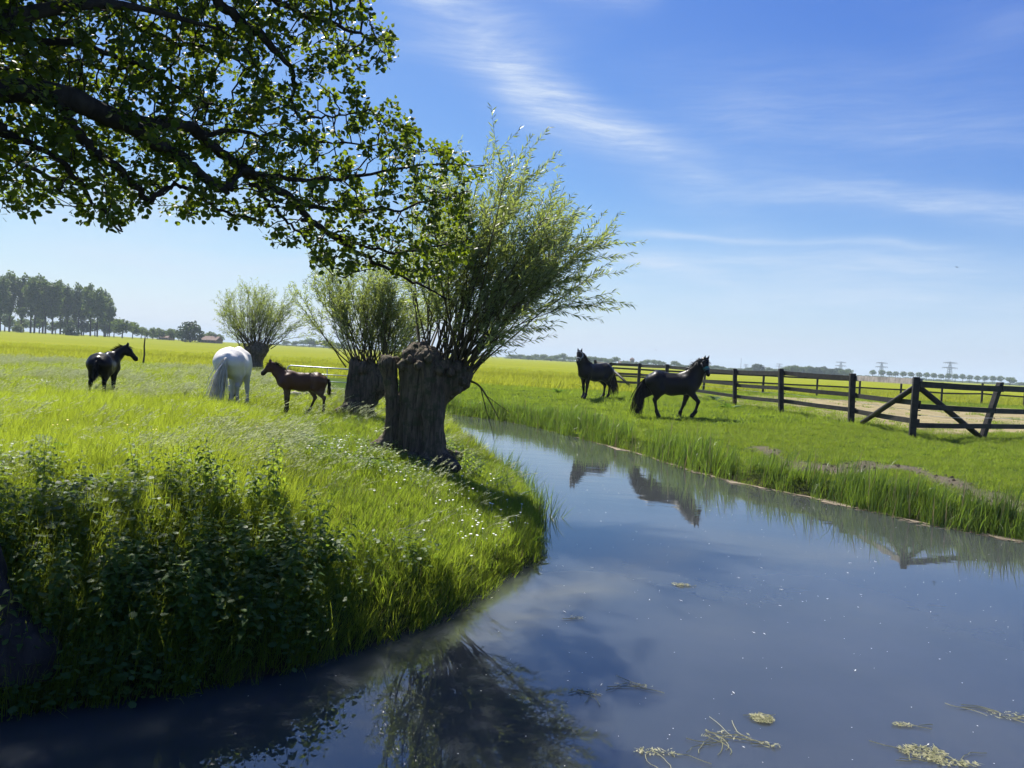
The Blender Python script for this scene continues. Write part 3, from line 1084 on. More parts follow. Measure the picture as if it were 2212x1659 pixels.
def willow_crown(heads, n_shoots, length, spread, wind, leaf_len, seed, leaf_gap=0.045, mean=(0.25, 0, 1.0), r0=0.018, sub=7, droop=0.0, slim=1.0, keep=None, bias=None):
    """Shoots fanning from the pollard heads, bent by the wind, each with side twigs and narrow leaves."""
    rng = np.random.default_rng(seed)
    shoots, LT, LX, LN, LS = [], [], [], [], []
    mean = np.array(mean, float)
    mean /= np.linalg.norm(mean)

    def leaves(path, t0):
        seg = np.linalg.norm(np.diff(path, axis=0), axis=1)
        L = np.concatenate([[0], np.cumsum(seg)])
        s = L[-1] * t0
        side = 1
        while s < L[-1]:
            i = min(np.searchsorted(L, s, 'right') - 1, len(seg) - 1)
            p = path[i] + (path[i + 1] - path[i]) * (s - L[i]) / (seg[i] + 1e-9)
            d = (path[i + 1] - path[i]) / (seg[i] + 1e-9)
            o = rng.normal(0, 1, 3)
            o -= d * (o @ d)
            o /= np.linalg.norm(o)
            x = d * 0.75 + o * 0.75 + np.array(wind) * 0.35 + np.array((0, 0, -0.10))
            LT.append(p)
            LX.append(x / np.linalg.norm(x))
            LN.append(o * 0.5 + rng.normal(0, 0.6, 3) + np.array((0, 0, 0.6)))
            LS.append(leaf_len * rng.uniform(0.6, 1.15))
            s += leaf_gap * rng.uniform(0.6, 1.5)
    for k in range(n_shoots):
        hd = heads[rng.integers(len(heads))]
        p = np.array(hd[:3]) + rng.normal(0, 1, 3) * np.array((hd[3], hd[3] * 0.8, hd[3] * 0.5))
        d = mean + rng.normal(0, 1, 3) * np.array(spread)
        if len(hd) > 4:
            d = d + np.array(hd[4])
        d[2] = max(d[2], 0.12)
        d /= np.linalg.norm(d)
        L = length * rng.uniform(0.62, 1.08) * (0.70 + 0.30 * max(d[2], 0))
        n = 16
        path = [p]
        for i in range(n):
            t = (i + 1) / n
            d = d + np.array(wind) * 0.085 * t + np.array((0, 0, 0.035 * (1 - t) - droop * t)) + rng.normal(0, 0.060, 3)
            d /= np.linalg.norm(d)
            path.append(path[-1] + d * L / n)
        path = np.array(path)
        if keep is not None and not keep(path):
            continue
        r = r0 * rng.uniform(0.55, 1.15) * slim
        shoots.append((path, np.linspace(r, 0.0025, n + 1)))
        leaves(path[8:], 0.30)
        for j in range(sub):
            i = int(3 + (n - 4) * rng.uniform() ** .7)
            dd = path[i + 1] - path[i]
            dd /= np.linalg.norm(dd)
            o = rng.normal(0, 1, 3)
            o -= dd * (o @ dd)
            o /= np.linalg.norm(o)
            q = dd * 0.85 + o * 0.55
            lt = L * rng.uniform(0.10, 0.30)
            tp = [path[i]]
            for m_ in range(5):
                q = q + np.array(wind) * 0.10 + np.array((0, 0, 0.03)) + rng.normal(0, 0.06, 3)
                q /= np.linalg.norm(q)
                tp.append(tp[-1] + q * lt / 5)
            tp = np.array(tp)
            shoots.append((tp, np.linspace(0.004, 0.0016, 6)))
            leaves(tp, 0.12)
    return shoots, (np.array(LT), np.array(LX), np.array(LN), np.array(LS))


def make_willow(label, base, trunk_me, crown, group, leafmat='willow_leaf', thick=0.008):
    root = empty('pollard_willow', base)
    tag(root, label, "tree", group)
    local(link('trunk', trunk_me, root), base)
    shoots, (LT, LX, LN, LS) = crown
    thin = MB()
    for path, rr in shoots:
        if rr[0] > thick and len(path) > 6:
            b = MB()
            b.tube(path, rr, 5, cap=False)
            local(b.build('shoot', M['shoot'], root), base)
        else:
            thin.tube(path, rr, 3, cap=False)
    tag(local(thin.build('twigs', M['shoot'], root), base), kind='stuff')
    lv, lf = willow_leaf()
    LMx = frames(LX, LN) * LS[:, None, None]
    V, Fa = stamp(lv, lf, LMx, LT)
    sh = np.clip(RNG.beta(2, 2, len(LT)), 0, 1)
    tag(local(link('foliage', fast_mesh('foliage', V, Fa, M[leafmat], np.repeat(sh, len(lv))), root), base), kind='stuff')
    print('willow', len(shoots), len(LT))
    return root


GW = "pollard willows along the ditch"
# ---- the big willow in front: two split stems, a knuckled head leaning over the water
DW = 13.0


def WP(px, py, dy=0.0):
    return D(px, py, DW + dy)


c_lo, c_hi = WP(780, 1010, -0.9), WP(1060, 735, 0.9)
Fd = Field((c_lo[0] - 0.35, DW - 1.1, -0.75), (c_hi[0] + 0.35, DW + 0.95, 2.15), 0.021)
for (x0, y0, d0, r0), (x1, y1, d1, r1) in zip(
        [(908, 1015, 0, .42), (912, 960, 0, .37), (912, 890, 0, .355), (914, 830, 0, .36)],
        [(912, 960, 0, .37), (912, 890, 0, .355), (914, 830, 0, .36), (916, 795, 0, .38)]):
    Fd.cone(WP(x0, y0, d0), WP(x1, y1, d1), r0, r1, 0.10)
Fd.cone(WP(885, 1000, -.2), WP(889, 800, -.15), .20, .19, .05)
Fd.cone(WP(930, 1000, -.25), WP(930, 800, -.2), .20, .22, .06)
Fd.cone(WP(920, 860, .1), WP(985, 822, .05), .30, .22, .10)          # the arm that bulges to the right
Fd.cone(WP(985, 822, .05), WP(1000, 806, .02), .20, .17, .06)
for (x, y, d, r) in ((872, 790, -.25, .11), (885, 766, -.15, .13), (905, 762, 0, .15), (920, 770, -.25, .11), (936, 775, -.2, .12), (962, 790, -.15, .12), (985, 795, -.1, .12), (1004, 812, -.05, .10),
                     (1006, 832, -.02, .07), (895, 755, .15, .12), (950, 782, .2, .15), (930, 765, .25, .13), (874, 806, -.2, .10), (884, 778, -.42, .065), (928, 776, -.42, .075), (905, 790, -.40, .07), (950, 800, -.36, .08), (972, 806, -.3, .07), (893, 752, -.1, .07), (915, 748, 0, .08), (1000, 826, -.18, .06), (990, 843, -.12, .06)):
    Fd.cone(WP(x, y, d), WP(x + 2, y - 4, d), r, r * .8, .035)
# split left stem with its broken top and root
LS_ = [(838, 788, -.2, .15), (845, 830, -.18, .10), (849, 880, -.15, .105), (850, 925, -.15, .13), (842, 955, -.15, .17), (818, 972, -.25, .14), (790, 985, -.35, .08)]
for a, b in zip(LS_[:-1], LS_[1:]):
    Fd.cone(WP(*a[:3]), WP(*b[:3]), a[3], b[3], .04)
Fd.cone(WP(832, 782, -.05), WP(828, 772, -.05), .11, .05, .03)
Fd.cone(WP(846, 785, .02), WP(856, 778, .02), .10, .06, .03)
for (x0, y0, d0, x1, y1, d1, r) in ((870, 985, -.3, 840, 1005, -.75, .08), (890, 990, -.35, 872, 1020, -.85, .09), (920, 990, -.3, 925, 1025, -.85, .10), (950, 985, -.1, 985, 1010, -.5, .10), (945, 985, .2, 990, 985, .5, .12),
                                   (840, 975, -.2, 815, 1003, -.55, .07), (826, 968, 0, 790, 962, .1, .06)):
    Fd.cone(WP(x0, y0, d0), WP(x1, y1, d1), r * 1.5, r * .7, .06)
Fd.cut(WP(858, 975, -.52), WP(856, 770, -.50), .05, .055, .02)
# the gap between the stems
Fd.cut(WP(843, 800, -.33), WP(841, 815, -.3), .05, .04, .02)
V, Q = Fd.mesh()
V = bark_displace(V, Q, 0.034, 15.0, 0.10, 0.15)
b1 = np.array((*WP(900, 985)[:2], 0.0))
b1[2] = hz(b1[0], b1[1])
trunk1 = fast_mesh('trunk', V, Q, M['willow_bark'])
H = lambda x, y, d=0.0, r=0.10, bias=(0, 0, 0): (*WP(x, y, d), r, bias)
heads1 = [H(985, 790, 0, .12, (.26, 0, 0)), H(995, 800, .05, .10, (.42, 0, -.10)), H(975, 785, -.1, .10, (.18, 0, .1)), H(1000, 812, 0, .08, (.46, 0, -.22)), H(950, 780, .2, .12, (.06, .1, .1)), H(900, 760, .1, .10, (-.16, 0, .15)),
          H(925, 765, .2, .12, (-.04, .1, .1)), H(985, 790, .15, .12, (.30, .1, .1)), H(990, 792, .05, .12, (.36, 0, .05))]
crown1 = willow_crown(heads1, 80, 3.6, (.37, .36, .20), (0.36, 0.05, 0.0), 0.115, 21, 0.020, mean=(0.10, 0, 1.0), r0=0.021, sub=15, keep=lambda q: not np.any((to_px(q)[:, 0] > 1150) & (to_px(q)[:, 1] > 715)))
w1 = make_willow("thick split pollard willow with knotted head leaning over the ditch, nearest the water", b1, trunk1, crown1, GW)

hb = MB()                                                            # a dead branch hanging over the water
hp = smooth_line(np.array([WP(1012, 822, .0), WP(1034, 832, -.1), WP(1055, 862, -.15), (WP(1078, 905, -.2))]), 5)
hb.tube(hp, np.linspace(.022, .008, len(hp)), 5)
hb.tube(smooth_line(np.array([hp[6], WP(1050, 885, -.1), WP(1062, 925, -.1), WP(1068, 955, -.1)]), 4), np.linspace(.010, .003, 13), 4)
hb.tube(smooth_line(np.array([hp[9], WP(1085, 880, -.2), WP(1100, 890, -.25)]), 4), np.linspace(.008, .003, 9), 4)
local(hb.build('branch', M['shoot'], w1), b1)

# ---- the second willow, leaning, behind it
DW = 19.0
Fd = Field((-5.05, DW - 1.0, -0.75), (-2.25, DW + 0.9, 1.95), 0.035)
for a, b in zip([(762, 915, 0, .42), (774, 880, 0, .34), (794, 848, 0, .31)], [(774, 880, 0, .34), (794, 848, 0, .31), (816, 818, 0, .36)]):
    Fd.cone(WP(*a[:3]), WP(*b[:3]), a[3], b[3], .1)
Fd.cone(WP(756, 880, -.25), WP(766, 786, -.2), .13, .12, .05)
Fd.cone(WP(795, 822, 0), WP(830, 812, 0), .30, .22, .1)
Fd.cone(WP(775, 812, 0), WP(768, 785, 0), .22, .14, .06)
for (x, y, d, r) in ((765, 782, -.1, .14), (785, 795, -.2, .16), (805, 800, -.2, .16), (822, 802, -.1, .15), (838, 812, 0, .14), (795, 790, .2, .2)):
    Fd.cone(WP(x, y, d), WP(x, y - 4, d), r, r * .8, .04)
for (x0, y0, d0, x1, y1, d1, r) in ((762, 880, -.3, 728, 890, -.7, .12), (768, 890, -.2, 745, 905, -.7, .10), (780, 895, -.2, 785, 915, -.6, .10), (790, 890, 0, 808, 895, 0, .10)):
    Fd.cone(WP(x0, y0, d0), WP(x1, y1, d1), r * 1.4, r * .7, .06)
V, Q = Fd.mesh()
V = bark_displace(V, Q, 0.05, 7.0, 0.14, 0.5)
b2 = np.array((*WP(775, 900)[:2], 0.0))
b2[2] = hz(b2[0], b2[1])
trunk2 = fast_mesh('trunk', V, Q, M['willow_bark'])
heads2 = [H(768, 786, 0, .15, (-.42, 0, 0)), H(785, 795, 0, .18, (-.22, 0, 0)), H(805, 798, .1, .2, (.0, 0, 0)), H(825, 802, 0, .18, (.22, 0, 0)), H(838, 808, 0, .15, (.4, 0, -.05)), H(775, 790, 0, .15, (-.55, 0, -.1))]
crown2 = willow_crown(heads2, 74, 2.75, (.32, .34, .16), (0.18, 0.05, 0.0), 0.11, 33, 0.020, mean=(-.05, 0, 1.0), r0=0.02, sub=15)
make_willow("leaning pollard willow with feathery upright shoots, behind the split one", b2, trunk2, crown2, GW, thick=0.012)

# ---- the low willow far out in the meadow
DW = 44.0
base3 = np.array((*WP(552, 800)[:2], 0.0))
base3[2] = hz(base3[0], base3[1])
Fd = Field((base3[0] - 1.3, DW - 1.1, -0.4), (base3[0] + 1.5, DW + 1.1, 1.9), 0.07)
Fd.cone((base3[0], DW, -.3), (base3[0] - .05, DW, .9), .46, .40, .1)
Fd.cone((base3[0] - .05, DW, .9), (base3[0] + .1, DW, 1.2), .50, .5, .1)
for k in range(7):
    a = k * .9
    c_ = np.array((base3[0] + .5 * math.cos(a), DW + .4 * math.sin(a), 1.2 + .08 * math.cos(3 * a)))
    Fd.cone(c_, c_ + np.array((0, 0, .08)), .22, .18, .05)
V, Q = Fd.mesh()
V = bark_displace(V, Q, 0.06, 5.0, 0.2)
heads3 = [(base3[0] + dx_, DW, 1.35, .22, (bx, 0, bz)) for dx_, bx, bz in ((-.4, -.42, -.12), (-.2, -.25, 0), (0, 0, 0), (.2, .25, 0), (.4, .5, -.1), (.45, .75, -.35), (-.42, -.55, -.25))]
crown3 = willow_crown(heads3, 84, 3.55, (.26, .34, .14), (0.30, 0.0, 0.0), 0.17, 44, 0.055, mean=(0.0, 0, 1.0), r0=0.032, sub=14)
make_willow("small round pollard willow out in the meadow behind the white horse", base3, fast_mesh('trunk', V, Q, M['willow_bark']), crown3, GW, thick=0.05)
# ================================================================== grass, nettles, reeds: small plants set out one clump at a time
PROTOS = {}


def proto_set(key, meshes):
    c = bpy.data.collections.new(key)
    for i, me in enumerate(meshes):
        o = bpy.data.objects.new("%s_%02d" % (key, i), me)
        c.objects.link(o)
    PROTOS[key] = c
    return c


def scatter(name, key, pts, rot, scl, idx, tint, label):
    """One object that sets a clump of the set 'key' on every point."""
    me = bpy.data.meshes.new(name)
    n = len(pts)
    me.vertices.add(n)
    me.vertices.foreach_set('co', np.ascontiguousarray(pts, np.float32).ravel())
    for nm, ty, arr in (('rot', 'FLOAT_VECTOR', rot), ('scl', 'FLOAT', scl), ('idx', 'INT', idx), ('tint', 'FLOAT', tint)):
        at = me.attributes.new(nm, ty, 'POINT')
        at.data.foreach_set('vector' if ty == 'FLOAT_VECTOR' else 'value', np.ascontiguousarray(arr, np.int32 if ty == 'INT' else np.float32).ravel())
    o = link(name, me)
    g = bpy.data.node_groups.new(name, 'GeometryNodeTree')
    g.interface.new_socket('Geometry', in_out='INPUT', socket_type='NodeSocketGeometry')
    g.interface.new_socket('Geometry', in_out='OUTPUT', socket_type='NodeSocketGeometry')
    N, L = g.nodes, g.links
    gi, go = N.new('NodeGroupInput'), N.new('NodeGroupOutput')
    mp, ip, ci = N.new('GeometryNodeMeshToPoints'), N.new('GeometryNodeInstanceOnPoints'), N.new('GeometryNodeCollectionInfo')
    ci.inputs['Collection'].default_value = PROTOS[key]
    ci.inputs['Separate Children'].default_value = True
    ci.inputs['Reset Children'].default_value = True
    ip.inputs['Pick Instance'].default_value = True

    def na(nm, ty):
        a = N.new('GeometryNodeInputNamedAttribute')
        a.data_type = ty
        a.inputs['Name'].default_value = nm
        return a.outputs['Attribute']
    er = N.new('FunctionNodeEulerToRotation')
    L.new(na('rot', 'FLOAT_VECTOR'), er.inputs[0])
    L.new(gi.outputs[0], mp.inputs['Mesh'])
    L.new(mp.outputs[0], ip.inputs['Points'])
    L.new(ci.outputs[0], ip.inputs['Instance'])
    L.new(na('idx', 'INT'), ip.inputs['Instance Index'])
    L.new(er.outputs[0], ip.inputs['Rotation'])
    L.new(na('scl', 'FLOAT'), ip.inputs['Scale'])
    L.new(ip.outputs[0], go.inputs[0])
    md = o.modifiers.new('plants', 'NODES')
    md.node_group = g
    return tag(o, label, kind='stuff')


def blade(mb, base, ang, h, wdt, lean, bend, seg=3, sh=0.5, twist=0.0):
    """One grass blade: leans along ang, curving over towards its tip."""
    d = np.array((math.cos(ang), math.sin(ang), 0))
    a2 = ang + math.pi / 2 + twist
    s = np.array((math.cos(a2), math.sin(a2), 0))
    p, th = np.array(base, float), lean
    vs = []
    for i in range(seg + 1):
        t = i / seg
        w_ = wdt * (1 - t ** 1.6) if i < seg else 0
        if i < seg:
            vs += [p - s * w_ / 2, p + s * w_ / 2]
        else:
            vs.append(p)
        th = lean + bend * (t + 0.5 / seg) ** 1.3
        p = p + (d * math.sin(th) + np.array((0, 0, 1)) * math.cos(th)) * h / seg
    fs = [(2 * i, 2 * i + 1, 2 * i + 3, 2 * i + 2) for i in range(seg - 1)] + [(2 * seg - 2, 2 * seg - 1, 2 * seg)]
    mb.add(vs, fs, sh)


def tuft(rng, n, r, h0, h1, wdt, wind=0.0, lean=0.35, bend=0.9, seg=3, dry=0.04, mat=None, wspread=1.0):
    mb = MB()
    for _ in range(n):
        a = rng.uniform(0, 2 * math.pi)
        q = r * math.sqrt(rng.uniform())
        wa_ = rng.normal(0, 0.75 * wspread) if rng.random() < wind else a + rng.normal(0, 0.8)
        sh = rng.uniform(0.95, 1.0) if rng.random() < dry else rng.uniform(0.05, 0.85)
        blade(mb, (q * math.cos(a), q * math.sin(a), -0.02), wa_, rng.uniform(h0, h1), wdt * rng.uniform(0.6, 1.3), abs(rng.normal(0, lean)), bend * rng.uniform(0.3, 1.25), seg, sh, rng.uniform(-0.9, 0.9))
    return mb.mesh('tuft', mat)


def seed_tuft(rng, n, r, h0, h1, mat, plume=0.05):
    """Flowering grass: wiry stems with a loose pale plume blown to one side."""
    mb = MB()
    for _ in range(n):
        a, q = rng.uniform(0, 2 * math.pi), r * math.sqrt(rng.uniform())
        h = rng.uniform(h0, h1)
        p = np.array((q * math.cos(a), q * math.sin(a), 0))
        ang = rng.normal(0, 0.5)
        d = np.array((math.cos(ang), math.sin(ang), 0))
        pts = [p + d * h * 0.75 * t ** 2.0 * 0.75 + np.array((0, 0, h * (t - 0.22 * t ** 3))) for t in np.linspace(0, 1, 6)]
        mb.tube(pts, np.linspace(0.0016, 0.0010, 6), 3, cap=False, col=0.25)
        tip = pts[-1] - pts[-2]
        tip /= np.linalg.norm(tip)
        for k in range(9):
            o = rng.normal(0, 1, 3)
            b = pts[-2] + (pts[-1] - pts[-2]) * rng.uniform(-0.2, 1.1)
            e = b + tip * plume * rng.uniform(0.35, 0.9) + o * plume * 0.17
            s = np.cross(tip, o)
            s /= np.linalg.norm(s) + 1e-9
            mb.add([b, (b + e) / 2 + s * 0.0035, e, (b + e) / 2 - s * 0.0035], [(0, 1, 2, 3)], rng.uniform(0.4, 1))
    return mb.mesh('seed', mat)


def nettle(rng, h, mat):
    mb = MB()
    n = int(h / 0.062)
    lx, ly = rng.normal(0, 0.07), rng.normal(0, 0.07)
    P = lambda z: np.array((lx * (z / h) ** 2, ly * (z / h) ** 2, z))
    mb.tube([P(z) for z in np.linspace(-0.03, h, 5)], np.linspace(0.0042, 0.0018, 5), 4, cap=False, col=0.35)
    a0 = rng.uniform(0, 3)
    for i in range(n):
        z = h * (0.16 + 0.84 * (i + 0.7) / n)
        t = z / h
        L = (0.092 * math.sin(math.pi * min(1, 0.18 + 0.72 * t)) ** 0.8 + 0.012) * rng.uniform(0.8, 1.15)
        if i == n - 1:
            L *= 0.62
        for s_ in (0, math.pi):
            a = a0 + i * math.pi / 2 + s_ + rng.normal(0, 0.2)
            d = np.array((math.cos(a), math.sin(a), 0))
            s = np.array((-math.sin(a), math.cos(a), 0))
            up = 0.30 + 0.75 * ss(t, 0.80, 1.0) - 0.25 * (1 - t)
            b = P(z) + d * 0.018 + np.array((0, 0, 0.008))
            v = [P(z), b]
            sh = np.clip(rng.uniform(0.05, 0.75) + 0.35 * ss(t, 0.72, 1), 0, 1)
            prof = [(0.10, 0.20), (0.32, 0.30), (0.62, 0.20), (0.84, 0.09)]
            vs = [b]
            for x_, w_ in prof:
                zz = up * x_ - 0.62 * x_ * x_
                c = b + d * L * x_ + np.array((0, 0, L * zz))
                vs += [c + s * L * w_ + np.array((0, 0, 0.10 * L * w_ * 3)), c, c - s * L * w_ + np.array((0, 0, 0.10 * L * w_ * 3))]
            vs.append(b + d * L + np.array((0, 0, L * (up - 0.62))))
            f = [(0, 2, 1), (0, 3, 2)]
            for q in range(3):
                o = 1 + 3 * q
                f += [(o, o + 1, o + 4, o + 3), (o + 1, o + 2, o + 5, o + 4)]
            f += [(10, 11, 13), (11, 12, 13)]
            mb.add(vs, f, sh)
    return mb.mesh('nettle', mat)


def herb(rng, n, r, mat, L0=0.02, L1=0.05):
    """Low leafy ground cover: small round leaves at all tilts."""
    mb = MB()
    lv, lf = round_leaf(0.10, 0.25)
    for _ in range(n):
        a, q = rng.uniform(0, 2 * math.pi), r * math.sqrt(rng.uniform())
        z = rng.uniform(0.03, 0.22)
        d = np.array([[math.cos(a + rng.normal(0, .9)), math.sin(a + rng.normal(0, .9)), rng.normal(0.1, 0.3)]])
        m_ = frames(d, np.array([[rng.normal(0, .3), rng.normal(0, .3), 1]]))[0] * rng.uniform(L0, L1)
        mb.add((m_ @ lv.T).T + (q * math.cos(a), q * math.sin(a), z), lf, rng.uniform(0.05, 0.85))
    for _ in range(6):
        a, q = rng.uniform(0, 2 * math.pi), r * math.sqrt(rng.uniform())
        blade(mb, (q * math.cos(a), q * math.sin(a), 0), a, rng.uniform(.12, .3), .005, .3, .7, 3, rng.uniform(.1, .8))
    return mb.mesh('herb', mat)


def reed(rng, n, r, h0, h1, mat, wdt=0.011):
    mb = MB()
    for _ in range(n):
        a, q = rng.uniform(0, 2 * math.pi), r * math.sqrt(rng.uniform())
        sh = rng.uniform(0.94, 1.0) if rng.random() < 0.07 else rng.uniform(0.1, 0.88)
        blade(mb, (q * math.cos(a), q * math.sin(a), -0.06), rng.normal(0, 1.1), rng.uniform(h0, h1), wdt * rng.uniform(.7, 1.3), abs(rng.normal(0.05, 0.12)), rng.uniform(0.02, 0.5) if rng.random() < 0.8 else 1.3, 4, sh, rng.uniform(-1.2, 1.2))
    return mb.mesh('reed', mat)


def flower(rng, h, rad_, mat, petals=9):
    mb = MB()
    vs = [(0, 0, h + .004)]
    for k in range(petals * 2):
        a = math.pi * k / petals
        r = rad_ if k % 2 == 0 else rad_ * 0.72
        vs.append((r * math.cos(a), r * math.sin(a) * 0.95, h - 0.15 * r + rng.uniform(-.002, .002)))
    mb.add(vs, [(0, 1 + k, 1 + (k + 1) % (petals * 2)) for k in range(petals * 2)], 0.6)
    mb.tube([(0, 0, 0), (0.004, 0, h * .5), (0, 0, h)], 0.0012, 3, cap=False)
    return mb.mesh('flower', mat)


rg = np.random.default_rng(5)
proto_set('tall_grass', [tuft(rg, 34, .13, .16, .42, .0065, .72, .28, 0.95, 4, .03, M['grass']) for _ in range(7)])
proto_set('meadow_grass', [tuft(rg, 46, .26, .18, .40, .012, .7, .26, 0.9, 3, .03, M['grass']) for _ in range(6)])
proto_set('far_grass', [tuft(rg, 46, .55, .2, .42, .026, .65, .3, 0.8, 2, .0, M['crop_blade']) for _ in range(5)])
proto_set('short_grass', [tuft(rg, 36, .13, .05, .16, .0060, .5, .4, 0.8, 3, .035, M['grass_short']) for _ in range(6)])
proto_set('short_grass_wide', [tuft(rg, 46, .28, .06, .17, .014, .45, .35, 0.7, 2, .05, M['grass_short']) for _ in range(6)])
proto_set('seed_heads', [seed_tuft(rg, 7, .16, .32, .52, M['seed'], .075) for _ in range(5)])
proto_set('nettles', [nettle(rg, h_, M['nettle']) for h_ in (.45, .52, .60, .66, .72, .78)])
proto_set('low_herbs', [herb(rg, 34, .17, M['herb']) for _ in range(5)])
proto_set('reeds', [reed(rg, 16, .13, .28, .62, M['reed']) for _ in range(6)])
proto_set('daisies', [flower(rg, .10, .014, M['petal']), flower(rg, .13, .016, M['petal']), flower(rg, .08, .013, M['petal'])])
proto_set('buttercups', [flower(rg, .30, .014, M['yellow'], 5)])


def wedge(n, d0, d1, rng, x0=-0.82, x1=0.82):
    """Random places on the land in view between distances d0 and d1."""
    y = np.sqrt(rng.uniform(d0 * d0, d1 * d1, n))
    x = y * rng.uniform(x0, x1, n)
    return np.stack([x, y], 1)


def place(name, key, P, rng, label, s0, s1, wind=True, tint=None, sink=0.0, tilt=0.08, zoff=None, scl=None):
    n = len(P)
    z = height(P) - sink
    rot = np.stack([rng.normal(0, tilt, n), rng.normal(0, tilt, n), rng.normal(0.0, 0.55, n) if wind else rng.uniform(0, 6.28, n)], 1)
    if tint is None:
        tint = np.clip(value_noise(P[:, 0], P[:, 1], 0.45, 2) * 0.7 + value_noise(P[:, 0], P[:, 1], 1.7, 4) * 0.3 + rng.normal(0, .12, n), 0, 1)
    k = len(PROTOS[key].objects)
    return scatter(name, key, np.column_stack([P, z]), rot, rng.uniform(s0, s1, n) if scl is None else scl, rng.integers(0, k, n), tint, label)


rng = np.random.default_rng(77)
WILLOWS = np.array([b1[:2], b2[:2], base3[:2]])


def not_trunk(P, r=0.42):
    k = np.ones(len(P), bool)
    for c_, rr in ((WILLOWS[0], r), (WILLOWS[1], r), (ALDER_BASE, 0.42), (G(812, 985, 0)[:2], r * .9), (G(745, 900, 0)[:2], r * .8)):
        k &= np.linalg.norm(P - c_, axis=1) > rr
    return k


def land(P, smin_=0.0):
    s, side = shore(P)
    sa, mu, fi, so = masks(P)
    return s, side, sa, mu, fi


# -- the left meadow: long grass
P = wedge(52000, 3.2, 17, rng)
s, side, sa, mu, fi = land(P)
keep = (s > 0.03) & (side != 1) & not_trunk(P)
P, s = P[keep], s[keep]
mown = ss(P[:, 0] + 0.35 * (P[:, 1] - 7), -2.9, -1.2) * ss(P[:, 1], 6.0, 7.6)             # shorter turf towards the tip of the bank
P_tall = P[rng.uniform(size=len(P)) > mown * 0.97]
sc = rng.uniform(0.7, 1.2, len(P_tall)) * (0.7 + 0.6 * value_noise(P_tall[:, 0], P_tall[:, 1], 0.7, 8))
sc = sc * (1 - 0.45 * ss(P_tall[:, 0] + 0.35 * (P_tall[:, 1] - 7), -3.2, -0.8))
place('long_grass', 'tall_grass', P_tall, rng, "long bright green grass blowing in the wind on the left bank", 1, 1, scl=sc)
P_s = P[rng.uniform(size=len(P)) < mown * 1.0]
place('bank_turf', 'short_grass', P_s, rng, "short turf on the tip of the left bank", .8, 1.5, wind=False)
P = wedge(34000, 16, 46, rng, -0.8, 0.22)
s, side, sa, mu, fi = land(P)
k = (s > 0.05) & (side != 1) & (fi < 0.6) & not_trunk(P)
P = P[k]
place('meadow_grass', 'meadow_grass', P, rng, "long meadow grass around the white horse and the foals", 1, 1, scl=rng.uniform(.6, 1.05, len(P)) * (0.70 + 0.5 * value_noise(P[:, 0], P[:, 1], 0.3, 8)) * (1 - .50 * np.exp(-(np.linalg.norm(P - G(640, 900, 0)[:2], axis=1) / 1.7) ** 2) - .35 * np.exp(-(np.linalg.norm(P - G(506, 885, 0)[:2], axis=1) / 1.6) ** 2) - .35 * np.exp(-(np.linalg.norm(P - G(228, 868, 0)[:2], axis=1) / 1.6) ** 2)))
# -- flowering heads over the meadow
P = np.vstack([wedge(1300, 8.5, 18, rng, -0.75, 0.0), wedge(3600, 17, 40, rng, -0.78, -0.1)])
s, side, sa, mu, fi = land(P)
nn = value_noise(P[:, 0], P[:, 1], 0.33, 12)
k = (s > 0.5) & (side != 1) & (fi < 0.3) & (nn > 0.46) & not_trunk(P) & (P[:, 0] + 0.35 * (P[:, 1] - 7) < -1.6)
P = P[k]
place('flowering_grass', 'seed_heads', P, rng, "silvery flowering grass heads over the meadow", .75, 1.15)
P = np.vstack([wedge(700, 6.5, 13, rng, -0.8, -.1), wedge(260, 13, 30, rng, -0.75, -0.1)])
s, side, sa, mu, fi = land(P)
P = P[(s > 0.2) & (side != 1) & not_trunk(P) & (value_noise(P[:, 0], P[:, 1], .6, 41) > .42)]
place('meadow_herbs', 'low_herbs', P, rng, "broad leaved herbs scattered through the long grass", .7, 1.2, wind=False)
P = wedge(1700, 7, 38, rng, -0.78, 0.0)
s, side, sa, mu, fi = land(P)
P = P[(s > 0.3) & (side != 1) & (fi < .3) & not_trunk(P)]
place('loose_seed_heads', 'seed_heads', P, rng, "single pale seed heads all over the left meadow", .7, 1.2)
P = wedge(3000, 57.5, 60.5, rng, -0.85, 0.13)
place('ditch_edge', 'far_grass', P, rng, "dark green grass along a narrow drain across the left field", .8, 1.4, tint=np.zeros(len(P)))
# -- the right bank: grazed turf
P = wedge(38000, 11, 24, rng, -0.15, 0.84)
s, side, sa, mu, fi = land(P)
k = (s > 0.02) & (side == 1) & (rng.uniform(size=len(P)) > np.maximum(sa * 1.0, mu * 0.97))
place('grazed_turf', 'short_grass', P[k], rng, "grazed bright green turf on the right bank", .5, 1.0, wind=False, tilt=.12)
P = wedge(30000, 23, 60, rng, -0.12, 0.84)
s, side, sa, mu, fi = land(P)
k = (s > 0.02) & (side == 1) & (rng.uniform(size=len(P)) > np.maximum(sa * 0.985, mu)) & (fi < 0.5)
place('paddock_turf', 'short_grass_wide', P[k], rng, "grazed turf around the black horses", .6, 1.2, wind=False, tilt=.12)
# dry wisps over the sand
# -- crop edge
P = wedge(16000, 39, 100, rng, -0.78, 0.8)
s, side, sa, mu, fi = land(P)
k = (fi > 0.4) & (rng.uniform(size=len(P)) < ss(P[:, 1], 100, 55))
place('crop', 'far_grass', P[k], rng, "tall yellow green crop standing in the far field", .8, 1.3, tint=np.clip(0.75 + rng.normal(0, .2, k.sum()), 0, 1))
